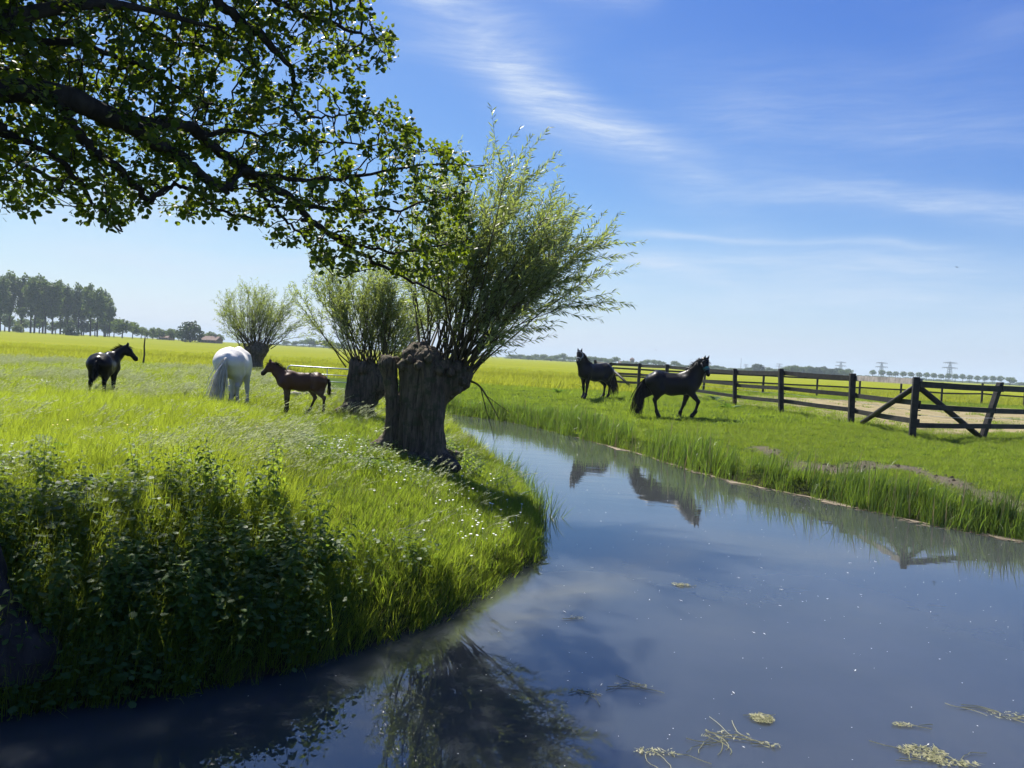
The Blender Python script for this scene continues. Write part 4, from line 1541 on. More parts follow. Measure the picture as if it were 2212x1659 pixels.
# -- reeds along the waterline
P = wedge(90000, 10.5, 36, rng, -0.12, 0.8)
s, side, sa, mu, fi = land(P)
band = ss(s, -0.22, 0.0) * ss(s, 0.55, 0.15)
k = (side == 1) & (rng.uniform(size=len(P)) < band * (0.30 + 0.7 * (value_noise(P[:, 0], P[:, 1], 0.55, 6) > 0.35)))
P = P[k]
sc = rng.uniform(.6, 1.25, len(P)) * (0.55 + 0.75 * value_noise(P[:, 0], P[:, 1], 0.5, 21)) * (1 + .35 * ss(P[:, 0], 0, 5))
place('reeds', 'reeds', P, rng, "fresh green reeds along the right waterline", 1, 1, scl=sc, tilt=.1)
print('reeds', len(P))
# a fringe on the left bank's edge
P = wedge(60000, 5, 30, rng, -0.6, 0.1)
s, side, sa, mu, fi = land(P)
band = ss(s, -0.02, 0.05) * ss(s, 0.35, 0.12)
k = (side == 0) & (rng.uniform(size=len(P)) < band * 0.5) & (P[:, 1] > 5)
P = P[k]
place('edge_grass', 'tall_grass', P, rng, "grass hanging over the edge of the left bank", 1, 1, tilt=.25, scl=rng.uniform(.6, 1.15, len(P)) * (1 - .5 * ss(P[:, 1], 7.5, 9.5)))
# rushes by the tip of the left bank
tip = np.array([G(x, y, WATER_Z)[:2] for x, y in ((1050, 1005), (1085, 1030), (1112, 1050), (1135, 1070), (1150, 1095), (1158, 1120))])
P = np.vstack([t_ + rng.normal(0, .16, (7, 2)) for t_ in tip])
s, side = shore(P)
P = P[s > -0.30]
place('rushes', 'reeds', P, rng, "dark rushes sticking out at the tip of the left bank", 1.0, 1.5, tint=np.full(len(P), .1), tilt=.22)
# -- nettles and low herbs under the alder
P = wedge(9000, 3.0, 10.0, rng, -0.86, -0.02)
s, side, sa, mu, fi = land(P)
edge_y = 8.8 + 0.5 * value_noise(P[:, 0], P[:, 1], .8, 3) + 0.62 * np.minimum(P[:, 0] + 1.0, 0) * -0.42
lim = 7.2 - 0.55 * np.clip(P[:, 0] + 3.5, -1.0, 9)
dens = ss(P[:, 1], lim + 0.9, lim - 0.7)
clump = value_noise(P[:, 0], P[:, 1], 0.9, 31)
k = (s > 0.08) & (side == 0) & not_trunk(P, .6) & (rng.uniform(size=len(P)) < dens * (0.05 + 0.55 * (clump > 0.52)) * 0.34 * (0.30 + 0.70 * ss(P[:, 1], 6.9, 5.6))) & not_trunk(P, .85)
Pn = P[k]
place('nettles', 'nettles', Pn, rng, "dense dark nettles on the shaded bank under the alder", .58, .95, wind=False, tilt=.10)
k = (s > 0.03) & (side == 0) & not_trunk(P, .5) & (rng.uniform(size=len(P)) < dens * 0.55 * (clump < 0.72))
place('ground_cover', 'low_herbs', P[k], rng, "low round leaved herbs between the nettles", .8, 1.5, wind=False)
P = np.vstack([G(x, y, -.3)[:2] + rng.normal(0, .16, (5, 2)) for x, y in ((955, 985), (975, 975), (1000, 985), (1015, 1000), (985, 1000), (960, 955), (1030, 1010))])
place('willow_weeds', 'nettles', P, rng, "dark weeds at the right foot of the split willow", .55, .9, wind=False)
# scattered nettle tops at the edge of the shade
P = np.vstack([G(x, y, -.1)[:2] + rng.normal(0, .22, (7, 2)) for x, y in ((345, 1090), (470, 1110), (510, 1120), (560, 1130), (395, 1120), (640, 1190), (720, 1170))])
place('nettle_tops', 'nettles', P, rng, "nettle tops standing above the sunlit grass at the edge of the shade", .75, 1.0, wind=False)
print('nettles', len(Pn))
# -- daisies
spots = [(1000, 1040, .9), (960, 1030, .8), (1060, 1080, .8), (1050, 1120, .6), (930, 1000, .6), (890, 1010, .5), (1090, 1130, .5), (840, 1060, .9)]
P = np.vstack([G(x, y, -.35)[:2] + rng.normal(0, sg, (30, 2)) for x, y, sg in spots])
s, side = shore(P)
P = P[(s > 0.15) & (side == 0) & (P[:, 1] > 8.2)]
place('daisies', 'daisies', P, rng, "white daisies dotted over the turf in front of the split willow", .9, 1.4, wind=False)
P = np.vstack([G(x, y, -.05)[:2] + rng.normal(0, .35, (3, 2)) for x, y in ((240, 975), (200, 985), (300, 990), (735, 905), (500, 960), (1570, 880))])
place('buttercups', 'buttercups', P, rng, "a few yellow buttercups in the long grass", .9, 1.3, wind=False)


# ------------------------------------------------------------------ dock plants: each a thing with its leaves
def dock_leaf():
    xs_ = np.array([0, .08, .25, .5, .75, .92, 1.0])
    ws_ = np.array([.015, .09, .17, .19, .14, .06, 0.0])
    v, f = [], []
    for i, (x_, w_) in enumerate(zip(xs_, ws_)):
        z_ = -0.55 * x_ ** 2.2
        wv = 0.035 * math.sin(i * 2.3)
        v += [(x_, w_, z_ + .35 * w_ + wv), (x_, 0, z_), (x_, -w_, z_ + .35 * w_ - wv)]
    for i in range(6):
        o = 3 * i
        f += [(o, o + 1, o + 4, o + 3), (o + 1, o + 2, o + 5, o + 4)]
    return np.array(v), f


dv, df = dock_leaf()
dock_meshes = []
for s_ in (.15, .45, .75):
    b = MB()
    b.add(dv, df, s_)
    dock_meshes.append(b.mesh('leaf', M['dock']))


def dock(px, py, zg, size, n, label, up=0.9):
    p_ = G(px, py, zg)
    p_[2] = hz(p_[0], p_[1])
    r = empty('dock_plant', p_, rng.uniform(0, 6))
    tag(r, label, 'plant', 'docks on the banks')
    for k in range(n):
        a = k * 2.4 + rng.normal(0, .3)
        link('leaf', dock_meshes[k % 3], r, (0.02 * math.cos(a), 0.02 * math.sin(a), 0.0), (rng.normal(0, .2), -up * rng.uniform(.5, 1.25), a), size * rng.uniform(.7, 1.1))
    return r


dock(128, 1008, -.05, .62, 4, "dock with one big upright dark leaf in the grass at the far left")
dock(182, 1012, -.05, .50, 5, "dock with a narrow upright leaf at the edge of the alder shade")
dock(1545, 868, 0, .62, 9, "dock with pale leaves just right of the walking horse")
dock(1575, 885, 0, .60, 9, "dock with shiny pale leaves below the fence posts")
dock(1455, 848, 0, .55, 7, "dock behind the belly of the walking black horse")
dock(1262, 846, 0, .55, 7, "dock behind the standing black horse's legs")
dock(1000, 1290, -.6, .40, 5, "dock with one sunlit leaf hanging over the water's edge")
dock(1150, 1150, -.65, .24, 8, "dock on the outermost corner of the left bank")
dock(1120, 1080, -.65, .25, 8, "dock between the rushes at the tip of the left bank")
dock(1160, 1195, -.7, .20, 6, "reddish edged dock low at the tip of the left bank")
dock(560, 1185, -.15, .5, 6, "dock among the nettles in the alder shade")
dock(1205, 850, 0, .5, 7, "dock in the turf in front of the standing horse")
# ================================================================== horses
M['black_coat'] = plain('black_coat', (0.0035, 0.0032, 0.0033), 0.36, 0.15, bump=(60, 0.08), var=(3, 0.25))
M['black_hair'] = plain('black_hair', (0.004, 0.0036, 0.0036), 0.55, 0.15)
M['brown_coat'] = plain('brown_coat', (0.085, 0.036, 0.017), 0.55, 0.3, bump=(60, 0.1), var=(3, 0.3))
M['white_coat'] = plain('white_coat', (0.66, 0.65, 0.62), 0.6, 0.3, bump=(50, 0.1), var=(2.2, 0.10))
M['white_hair'] = plain('white_hair', (0.62, 0.58, 0.47), 0.6, 0.3, var=(5, .15))
M['brown_hair'] = plain('dark_brown_hair', (0.016, 0.011, 0.009), 0.6, 0.3)
M['eye'] = plain('eye', (0.006, 0.005, 0.004), 0.1, 0.6)
M['halter_grey'] = plain('grey_halter_webbing', (0.42, 0.42, 0.44), 0.6)
M['halter_dark'] = plain('dark_halter_webbing', (0.05, 0.05, 0.06), 0.6)
M['teal'] = plain('teal_fabric', (0.02, 0.20, 0.19), 0.7)
M['hoof'] = plain('hoof', (0.03, 0.027, 0.024), 0.5)


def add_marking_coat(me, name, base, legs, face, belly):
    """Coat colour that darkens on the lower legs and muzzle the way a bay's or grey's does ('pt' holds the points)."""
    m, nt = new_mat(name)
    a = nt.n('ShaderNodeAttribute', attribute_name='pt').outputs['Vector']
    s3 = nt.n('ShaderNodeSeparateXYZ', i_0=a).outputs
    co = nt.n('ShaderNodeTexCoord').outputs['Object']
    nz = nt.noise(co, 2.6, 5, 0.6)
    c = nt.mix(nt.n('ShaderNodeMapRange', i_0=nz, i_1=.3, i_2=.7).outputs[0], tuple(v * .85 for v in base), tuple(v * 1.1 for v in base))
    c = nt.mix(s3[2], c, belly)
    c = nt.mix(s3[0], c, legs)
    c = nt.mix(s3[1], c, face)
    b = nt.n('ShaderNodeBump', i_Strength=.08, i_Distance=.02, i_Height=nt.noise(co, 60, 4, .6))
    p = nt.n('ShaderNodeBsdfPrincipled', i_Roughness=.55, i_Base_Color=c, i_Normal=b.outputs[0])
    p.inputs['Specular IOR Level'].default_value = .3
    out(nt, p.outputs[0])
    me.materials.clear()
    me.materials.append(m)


def V3(*a):
    return np.array(a, float)


STAND = dict(
    lf=[(.50, .17, .93), (.49, .155, .50), (.49, .15, .175), (.55, .15, .085)], rf=[(.50, -.17, .93), (.50, -.155, .50), (.50, -.15, .175), (.56, -.15, .085)],
    lh=[(-.43, .18, .93), (-.74, .16, .575), (-.70, .155, .19), (-.63, .155, .085)], rh=[(-.43, -.18, .93), (-.72, -.16, .575), (-.68, -.155, .19), (-.61, -.155, .085)],
    neck=[(.60, 0, 1.28), (.84, 0, 1.58), (.98, 0, 1.90)], nose=(1.34, 0, 1.55))


def horse_solid(pose, tr=1.0, leg=1.0, nk=1.0, hd=1.0, h=0.022, fat=1.0, feather=0.0, tl=1.0):
    """Continuous body from a pose: trunk (tr scales its depth), legs, neck, head with ears."""
    pts = np.array([q for k in ('lf', 'rf', 'lh', 'rh') for q in pose[k]] + list(pose['neck']) + [pose['nose']])
    lo = np.minimum(pts.min(0) - .32, (-1.15, -.55, -.02))
    hi = np.maximum(pts.max(0) + .36, (.95, .55, 1.75))
    Fd = Field(lo, hi, h)
    c = lambda x, y, z: V3(x * tl, y, 1.22 + (z - 1.22) * tr)
    r = lambda v: v * tr
    Fd.cone(c(.36, 0, 1.15), c(-.05, 0, 1.11), r(.355), r(.345), .10, .80 * fat)
    Fd.cone(c(-.05, 0, 1.11), c(-.52, 0, 1.20), r(.345), r(.335), .10, .82 * fat)
    for s in (1, -1):
        Fd.cone(c(-.55, s * .11, 1.29), c(-.72, s * .10, 1.22), r(.25), r(.21), .09)
        Fd.cone(c(.60, s * .09, 1.15), c(.66, s * .08, 1.05), r(.19), r(.16), .09)
        Fd.cone(c(.46, s * .15, 1.32), c(.58, s * .165, 1.04), r(.16), r(.15), .09)
    Fd.cone(c(.45, 0, 1.44), c(.10, 0, 1.34), r(.12), r(.12), .10, .6)
    Fd.cone(c(-.05, 0, 1.36), c(-.55, 0, 1.42), r(.13), r(.14), .10, .8)
    Fd.cone(c(-.80, 0, 1.36), c(-.90, 0, 1.27), r(.09), r(.05), .06)
    for k in ('lf', 'rf', 'lh', 'rh'):
        J = [np.array(q, float) for q in pose[k]]
        s = 1 if k[0] == 'l' else -1
        hoof_dir = (J[3] - J[2])
        hoof_dir /= np.linalg.norm(hoof_dir) + 1e-9
        hoof = J[3] + hoof_dir * 0.055
        if k[1] == 'f':
            Fd.cone(c(.53, s * .16, 1.08), J[0], r(.15), .112 * leg, .07)
            Fd.cone(J[0], J[0] + (J[1] - J[0]) * .55, .112 * leg, .075 * leg, .05)
            Fd.cone(J[0] + (J[1] - J[0]) * .5, J[1], .077 * leg, .056 * leg, .03)
            Fd.cone(J[1] + (J[0] - J[1]) * .05, J[1] + (J[2] - J[1]) * .10, .060 * leg, .052 * leg, .03)
        else:
            Fd.cone(c(-.60, s * .15, 1.18), J[0], r(.245), .165 * leg, .08)
            Fd.cone(c(-.76, s * .11, 1.18), J[0] * .45 + J[1] * .55 + V3(-.06, 0, .06), r(.16), .10 * leg, .08)
            Fd.cone(J[0], J[0] + (J[1] - J[0]) * .55, .150 * leg, .088 * leg, .06)
            Fd.cone(J[0] + (J[1] - J[0]) * .5, J[1], .09 * leg, .060 * leg, .035)
            d_ = (J[0] - J[1]) / np.linalg.norm(J[0] - J[1])
            Fd.cone(J[1] + V3(-.025, 0, .03), J[1] + (J[2] - J[1]) * .18, .058 * leg, .050 * leg, .03)
        Fd.cone(J[1] + (J[2] - J[1]) * .1, J[2], .049 * leg, .041 * leg, .025)
        Fd.cone(J[2], J[2] + hoof_dir * .01, .054 * leg + .5 * feather, .050 * leg + .4 * feather, .025)
        Fd.cone(J[2], J[3], .046 * leg + .5 * feather, .046 * leg + .8 * feather, .02)
        Fd.cone(J[3], hoof, .052 * leg + .6 * feather, .066 * leg + .3 * feather, .015)
    n0, n1, n2 = [np.array(q, float) for q in pose['neck']]
    nose = np.array(pose['nose'], float)
    flat = .56 if abs(n2[1]) < .15 else .78
    Fd.cone(c(.42, 0, 1.25), n0, r(.30), .265 * nk, .12, .62)
    Fd.cone(n0, n1, .262 * nk, .195 * nk, .10, flat)
    Fd.cone(n1, n2, .195 * nk, .128 * nk, .07, flat)
    u = nose - n2
    L = np.linalg.norm(u)
    u /= L
    side = np.cross(u, (0, 0, 1.0))
    if np.linalg.norm(side) < .1:
        side = V3(0, 1, 0)
    lateral = pose.get('lat')
    side = np.array(lateral, float) if lateral is not None else side / np.linalg.norm(side)
    side = side - u * (side @ u)
    side /= np.linalg.norm(side)
    dn = np.cross(side, u)
    if dn[2] > 0 and abs(u[2]) < .95:
        dn = -dn
    if lateral is not None and (np.array(pose['throat']) @ dn) < 0:
        dn = -dn
    P = lambda a, b, s_=0.0: n2 + u * L * a + dn * b * hd + side * s_ * hd
    Fd.cone(P(.0, -.005), P(.25, .0), .105 * hd, .100 * hd, .05)
    for s in (1, -1):
        Fd.cone(P(.16, .075, s * .038), P(.34, .07, s * .032), .088 * hd, .074 * hd, .03)
        Fd.cone(P(.22, -.035, s * .062), P(.30, -.03, s * .060), .040 * hd, .036 * hd, .03)
    Fd.cone(P(.2, .0), P(.62, .012), .094 * hd, .066 * hd, .04)
    Fd.cone(P(.62, .014), P(.90, .022), .064 * hd, .060 * hd, .04)
    Fd.cone(P(.88, .01), P(.97, .03), .058 * hd, .052 * hd, .03)
    Fd.cone(P(.84, .06), P(.90, .065), .042 * hd, .036 * hd, .03)
    ears = pose.get('ears', 1.0)
    for s in (1, -1):
        b = P(.0, -.055, s * .055)
        e = b + (-dn * .75 - u * .55 + side * s * .16) * .165 * hd * ears
        Fd.cone(b, b + (e - b) * .45, .036 * hd, .036 * hd, .02)
        Fd.cone(b + (e - b) * .4, e, .035 * hd, .006, .012)
    V, Q = Fd.mesh()
    return V, Q, dict(P=P, u=u, dn=dn, side=side, L=L, n=(n0, n1, n2), field=Fd, c=c)


def hair_ribbons(mb, roots, dirs, length, wdt, rng, grav=1.0, seg=5, wave=0.05, out_=None):
    for p, d, L in zip(roots, dirs, length):
        d = np.array(d, float)
        p = np.array(p, float)
        s = np.cross(d, rng.normal(0, 1, 3))
        s /= np.linalg.norm(s) + 1e-9
        vs = []
        for i in range(seg + 1):
            t = i / seg
            w_ = wdt * (1 - .75 * t) * rng.uniform(.8, 1.2)
            vs += [p - s * w_ / 2, p + s * w_ / 2]
            d = d + np.array((0, 0, -1.0)) * grav * (0.55 / seg) * (1 if i < seg else 0) + rng.normal(0, wave, 3)
            d /= np.linalg.norm(d)
            p = p + d * L / seg
        mb.add(vs, [(2 * i, 2 * i + 1, 2 * i + 3, 2 * i + 2) for i in range(seg)], rng.uniform(0, 1))


def halter(info, mat, cheek=True, size=0.016, wide=None, wide_mat=None):
    """Noseband, crown and cheek straps laid on the head's surface."""
    Fd, P, u, side, dn, L = info['field'], info['P'], info['u'], info['side'], info['dn'], info['L']

    def hit(c_, d_):
        for t in np.linspace(.02, .24, 90):
            q = c_ + d_ * t
            i = np.round((q - Fd.lo) / Fd.h).astype(int)
            if np.any(i < 0) or np.any(i >= Fd.f.shape) or Fd.f[tuple(i)] > -.004:
                return q + d_ * .012
        return c_ + d_ * .12

    def ring(a0, tilt=0.0):
        c_ = P(a0, .02)
        pts = []
        for k in range(17):
            an = 2 * math.pi * k / 16
            d_ = math.cos(an) * side + math.sin(an) * (dn + u * tilt)
            pts.append(hit(c_, d_ / np.linalg.norm(d_)))
        return np.array(pts)
    mb = MB()
    r1, r2 = ring(.60), ring(.10, .35)
    mb.tube(r1, size, 6)
    mb.tube(r2, size * .8, 6)
    for s_, k in ((1, 0), (-1, 8)):
        a, b = r1[k], r2[k]
        m_ = (a + b) / 2 + side * s_ * .022
        mb.tube(np.array([a, m_, b]), size * .8, 6)
    mb.tube(np.array([r1[4], P(.42, .11), P(.2, .17)]), size * .7, 5)
    res = mb
    wm = None
    if wide:
        wm = MB()
        a, b = ring(wide[0]), ring(wide[1])
        m_ = ring((wide[0] + wide[1]) / 2)
        vs = np.vstack([a, m_, b])
        n = len(a)
        wm.add(vs, [(i, i + 1, n + i + 1, n + i) for i in range(n - 1)] + [(n + i, n + i + 1, 2 * n + i + 1, 2 * n + i) for i in range(n - 1)])
    return res, wm


def make_horse(name_label, place_, yaw, scale, pose, coat, hair, mane=None, tail=None, seed=1, halter_=None, group="horses on the meadows", points=None, eye_mat='eye', cat='horse', **kw):
    rng_ = np.random.default_rng(seed)
    V, Q, info = horse_solid(pose, **kw)
    root = empty('horse' if cat == 'horse' else 'foal', place_, yaw)
    root.scale = (scale,) * 3
    tag(root, name_label, cat, group)
    me = fast_mesh('body', V, Q, M[coat] if isinstance(coat, str) else None)
    if points:
        legz = ss(V[:, 2], *points['leg'])
        headd = np.minimum(np.linalg.norm(V - info['P'](.95, .03), axis=1), 9)
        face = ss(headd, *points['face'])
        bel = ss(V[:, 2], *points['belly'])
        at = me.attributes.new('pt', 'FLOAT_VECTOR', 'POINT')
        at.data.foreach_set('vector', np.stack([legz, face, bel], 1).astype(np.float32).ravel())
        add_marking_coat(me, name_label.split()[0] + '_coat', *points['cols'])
    body = link('body', me, root)
    sm = body.modifiers.new('smooth', 'SMOOTH')
    sm.factor, sm.iterations = .5, 2
    P = info['P']
    for s in (1, -1):                                             # eyes
        e = MB()
        c_ = P(.25, -.032, s * .098)
        e.tube([c_ - info['u'] * .018, c_ - info['u'] * .010, c_, c_ + info['u'] * .010, c_ + info['u'] * .018], [.002, .012, .016, .012, .002], 8)
        e.build('eye', M[eye_mat], root)
    n0, n1, n2 = info['n']
    crest = []
    for a, b, ra, rb in ((n0, n1, .262, .195), (n1, n2, .195, .128)):
        for t in np.linspace(0, 1, 24):
            ax = (b - a) / np.linalg.norm(b - a)
            up = V3(-ax[2], 0, ax[0]) if abs(ax[1]) < .3 else np.cross(np.cross(ax, (0, 0, 1)), ax) * 1.0
            if (up @ V3(-.4, 0, .8)) < 0:
                up = -up
            up /= np.linalg.norm(up)
            crest.append((a + (b - a) * t + up * (ra + (rb - ra) * t) * kw.get('nk', 1.0) * .97, up, ax))
    if mane:
        mb = MB()
        for k in range(mane['n']):
            p, up, ax = crest[rng_.integers(2, len(crest))]
            sd_ = np.cross(ax, up)
            s = mane.get('side', 1) if rng_.random() < .8 else -mane.get('side', 1)
            d = up * mane.get('up', .5) + sd_ * s * mane.get('out', .8) - ax * .25 + rng_.normal(0, .22, 3)
            hair_ribbons(mb, [p + rng_.normal(0, .012, 3)], [d / np.linalg.norm(d)], [mane['len'] * rng_.uniform(.5, 1.1)], mane.get('w', .022), rng_, mane.get('g', 2.6), 5, .07)
        for k in range(mane.get('fore', 0)):
            p = P(.02, -.09, rng_.normal(0, .03))
            d = info['u'] * .8 - info['dn'] * .6 + rng_.normal(0, .25, 3)
            hair_ribbons(mb, [p], [d / np.linalg.norm(d)], [rng_.uniform(.12, .26)], .018, rng_, 1.2, 4, .08)
        mb.build('mane', M[hair], root)
    if tail:
        mb = MB()
        dock_ = info['c'](-.90, 0, 1.30)
        for k in range(tail['n']):
            t0 = rng_.uniform(0, 1)
            p = dock_ + V3(-.05 * t0 - .02, rng_.normal(0, .022), -.18 * t0 + .03)
            d = V3(-tail.get('back', .5) * (1 - .6 * t0), tail.get('sway', 0), -.55) + rng_.normal(0, .13, 3)
            hair_ribbons(mb, [p], [d / np.linalg.norm(d)], [tail['len'] * rng_.uniform(.65, 1.05) * (1 - .15 * t0)], tail.get('w', .03), rng_, tail.get('g', 1.5), 8, tail.get('wave', .045))
        mb.tube([dock_ + V3(.06, 0, .0), dock_ + V3(-.05, 0, -.02), dock_ + V3(-.09, 0, -.16), dock_ + V3(-.09, 0, -.34)], [.05, .045, .04, .015], 8)
        mb.build('tail', M[hair], root)
    if halter_:
        a, b = halter(info, **halter_)
        h_ = a.build('halter', halter_['mat'], root)
        if b:
            b.build('noseband', halter_['wide_mat'], h_)
    return root


def at(px, py, dz=0.0):
    z = 0.0
    for _ in range(6):
        p = G(px, py, z)
        z = hz(p[0], p[1])
    p[2] = z + dz
    return p


def posed(**kw):
    d = dict(STAND)
    d.update(kw)
    return d


R_ = math.radians
# the black horse walking to the right
walk = posed(
    lf=[(.50, .17, .90), (.40, .155, .50), (.29, .15, .20), (.27, .15, .075)],
    rf=[(.58, -.17, .93), (.86, -.155, .60), (.78, -.15, .26), (.71, -.15, .155)],
    lh=[(-.62, .18, .93), (-1.02, .16, .62), (-1.06, .155, .27), (-1.13, .155, .17)],
    rh=[(-.40, -.18, .93), (-.58, -.16, .56), (-.50, -.155, .19), (-.45, -.155, .075)],
    neck=[(.62, 0, 1.34), (.83, -.03, 1.72), (.97, -.12, 1.97)], nose=(1.15, -.30, 1.52), ears=1.45)
make_horse("black horse striding to the right along the fence, teal band on its nose", at(1450, 903), R_(-12), 1.0, walk, 'black_coat', 'black_hair',
           mane=dict(n=240, len=.42, side=-1, fore=26, w=.026), tail=dict(n=260, len=1.36, back=.42, w=.032, g=3.2), seed=3, feather=.020, leg=1.14, nk=1.14, fat=1.08, hd=1.06,
           halter_=dict(mat=M['halter_dark'], wide=(.44, .66), wide_mat=M['teal']))
# the black horse standing by the far fence corner, looking at the camera
stand2 = posed(
    lf=[(.50, .17, .93), (.52, .16, .50), (.55, .155, .18), (.60, .155, .085)],
    rf=[(.50, -.17, .93), (.47, -.16, .50), (.43, -.155, .18), (.47, -.155, .085)],
    neck=[(.60, .02, 1.30), (.83, .04, 1.62), (.95, .10, 1.93)], nose=(1.22, .33, 1.55), ears=1.4)
make_horse("black horse standing still by the far fence corner, facing the camera in a pale halter", at(1282, 864), R_(212), 1.0, stand2, 'black_coat', 'black_hair',
           mane=dict(n=200, len=.36, side=-1, fore=22, w=.026), tail=dict(n=220, len=1.2, back=.30, w=.032, g=3.4), seed=5, feather=.014, leg=1.10, nk=1.12, fat=1.05, hd=1.05,
           halter_=dict(mat=M['halter_grey'], size=.022))
# the young black horse on the left, seen from behind
young = posed(
    lf=[(.50, .15, .95), (.50, .14, .55), (.50, .14, .22), (.54, .14, .10)], rf=[(.48, -.15, .95), (.44, -.16, .55), (.42, -.16, .22), (.46, -.16, .10)],
    lh=[(-.45, .17, .98), (-.74, .20, .62), (-.72, .22, .22), (-.66, .22, .10)], rh=[(-.42, -.17, .98), (-.66, -.17, .62), (-.60, -.17, .22), (-.54, -.17, .10)],
    neck=[(.55, -.06, 1.30), (.66, -.24, 1.52), (.68, -.44, 1.72)], nose=(.72, -.80, 1.38), ears=1.15)
make_horse("young black horse seen from behind at the left, looking to the right", at(224, 866), R_(103), .74, young, 'black_coat', 'black_hair',
           mane=dict(n=170, len=.15, side=1, up=1.3, out=.3, g=.6, w=.02, fore=12), tail=dict(n=90, len=.62, back=.22, w=.03, g=3), seed=8, tr=.98, leg=1.08, nk=.92, hd=1.12, cat='horse')
# the white mare grazing, seen from behind
graze = posed(
    lf=[(.50, .17, .93), (.50, .16, .50), (.50, .15, .17), (.55, .15, .085)], rf=[(.50, -.20, .93), (.48, -.24, .50), (.46, -.26, .17), (.51, -.26, .085)],
    lh=[(-.43, .18, .93), (-.74, .15, .575), (-.70, .14, .19), (-.63, .14, .085)], rh=[(-.40, -.20, .93), (-.62, -.22, .575), (-.56, -.24, .19), (-.49, -.24, .085)],
    neck=[(.66, 0, 1.10), (.92, .08, .80), (1.02, .18, .56)], nose=(.98, .30, .06), lat=(.55, 1, 0), throat=(-1, 0, 0))
make_horse("white mare grazing with her rump and long cream tail towards the camera", at(503, 881), R_(97), .91, graze, None, 'white_hair',
           mane=dict(n=170, len=.28, side=1, w=.026, fore=14), tail=dict(n=280, len=1.20, back=.25, sway=.22, w=.028, g=2.8), seed=11, fat=1.16,
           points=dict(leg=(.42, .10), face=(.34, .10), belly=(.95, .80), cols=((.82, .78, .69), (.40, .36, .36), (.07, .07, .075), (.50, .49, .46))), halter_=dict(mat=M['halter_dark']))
# the brown foal
foalp = posed(
    lf=[(.46, .13, .96), (.46, .12, .58), (.46, .12, .24), (.50, .12, .11)], rf=[(.44, -.13, .96), (.42, -.12, .58), (.42, -.12, .24), (.46, -.12, .11)],
    lh=[(-.46, .15, .98), (-.76, .13, .66), (-.76, .13, .25), (-.70, .13, .11)], rh=[(-.30, -.15, .98), (-.44, -.13, .64), (-.30, -.13, .27), (-.20, -.13, .13)],
    neck=[(.56, 0, 1.26), (.78, 0, 1.46), (.97, 0, 1.66)], nose=(1.28, 0, 1.38), ears=1.2)
make_horse("brown foal standing in profile to the left between the mare and the willow", at(648, 901), R_(188), .69, foalp, None, 'brown_hair',
           mane=dict(n=200, len=.15, side=1, up=1.5, out=.12, g=.35, w=.02, fore=10), tail=dict(n=90, len=.55, back=.2, w=.026, g=3), seed=14, tr=.77, leg=.90, nk=.80, hd=1.10, fat=.90, tl=.92,
           points=dict(leg=(.80, .30), face=(.30, .05), belly=(.93, .86), cols=((.090, .036, .014), (.018, .012, .010), (.022, .014, .011), (.12, .075, .045))))
# ================================================================== fences, gate, stakes, logs
M['tarred'] = plain('tarred_timber', (0.021, 0.018, 0.015), 0.58, 0.32, bump=(25, 0.5), var=(5, 0.65))
M['weathered'] = plain('weathered_timber', (0.30, 0.27, 0.24), 0.8, 0.2, bump=(25, 0.4), var=(5, 0.4))
M['galv'] = plain('galvanised_steel', (0.42, 0.45, 0.47), 0.42, 0.5, metal=0.6)
M['wire'] = plain('white_fence_tape', (0.75, 0.75, 0.72), 0.6)
M['brown_wood'] = plain('rough_stake', (0.06, 0.045, 0.03), 0.85, 0.2, var=(8, .4))
M['dead_wood'] = plain('bleached_wood', (0.46, 0.40, 0.32), 0.8, 0.2, bump=(20, .4), var=(7, .35))


def post_mesh(h, w_, lean=(0, 0), chamfer=.012, mat='tarred', round_=False):
    b = MB()
    n = 10 if round_ else 8
    ang = [2 * math.pi * (k + .5) / n for k in range(n)]
    if round_:
        ring = [(w_ / 2 * math.cos(a), w_ / 2 * math.sin(a)) for a in ang]
    else:
        c, e = w_ / 2, chamfer
        ring = [(c, -c + e), (c, c - e), (c - e, c), (-c + e, c), (-c, c - e), (-c, -c + e), (-c + e, -c), (c - e, -c)]
    vs = []
    for z, s in ((-.4, 1), (h - .012, 1), (h + .004, .86)):
        vs += [(x * s + lean[0] * z / h, y * s + lean[1] * z / h, z) for x, y in ring]
    fs = [(i * n + k, i * n + (k + 1) % n, (i + 1) * n + (k + 1) % n, (i + 1) * n + k) for i in range(2) for k in range(n)]
    fs.append(tuple(2 * n + k for k in range(n)))
    b.add(vs, fs)
    return b.mesh('post', M[mat], smooth=False)


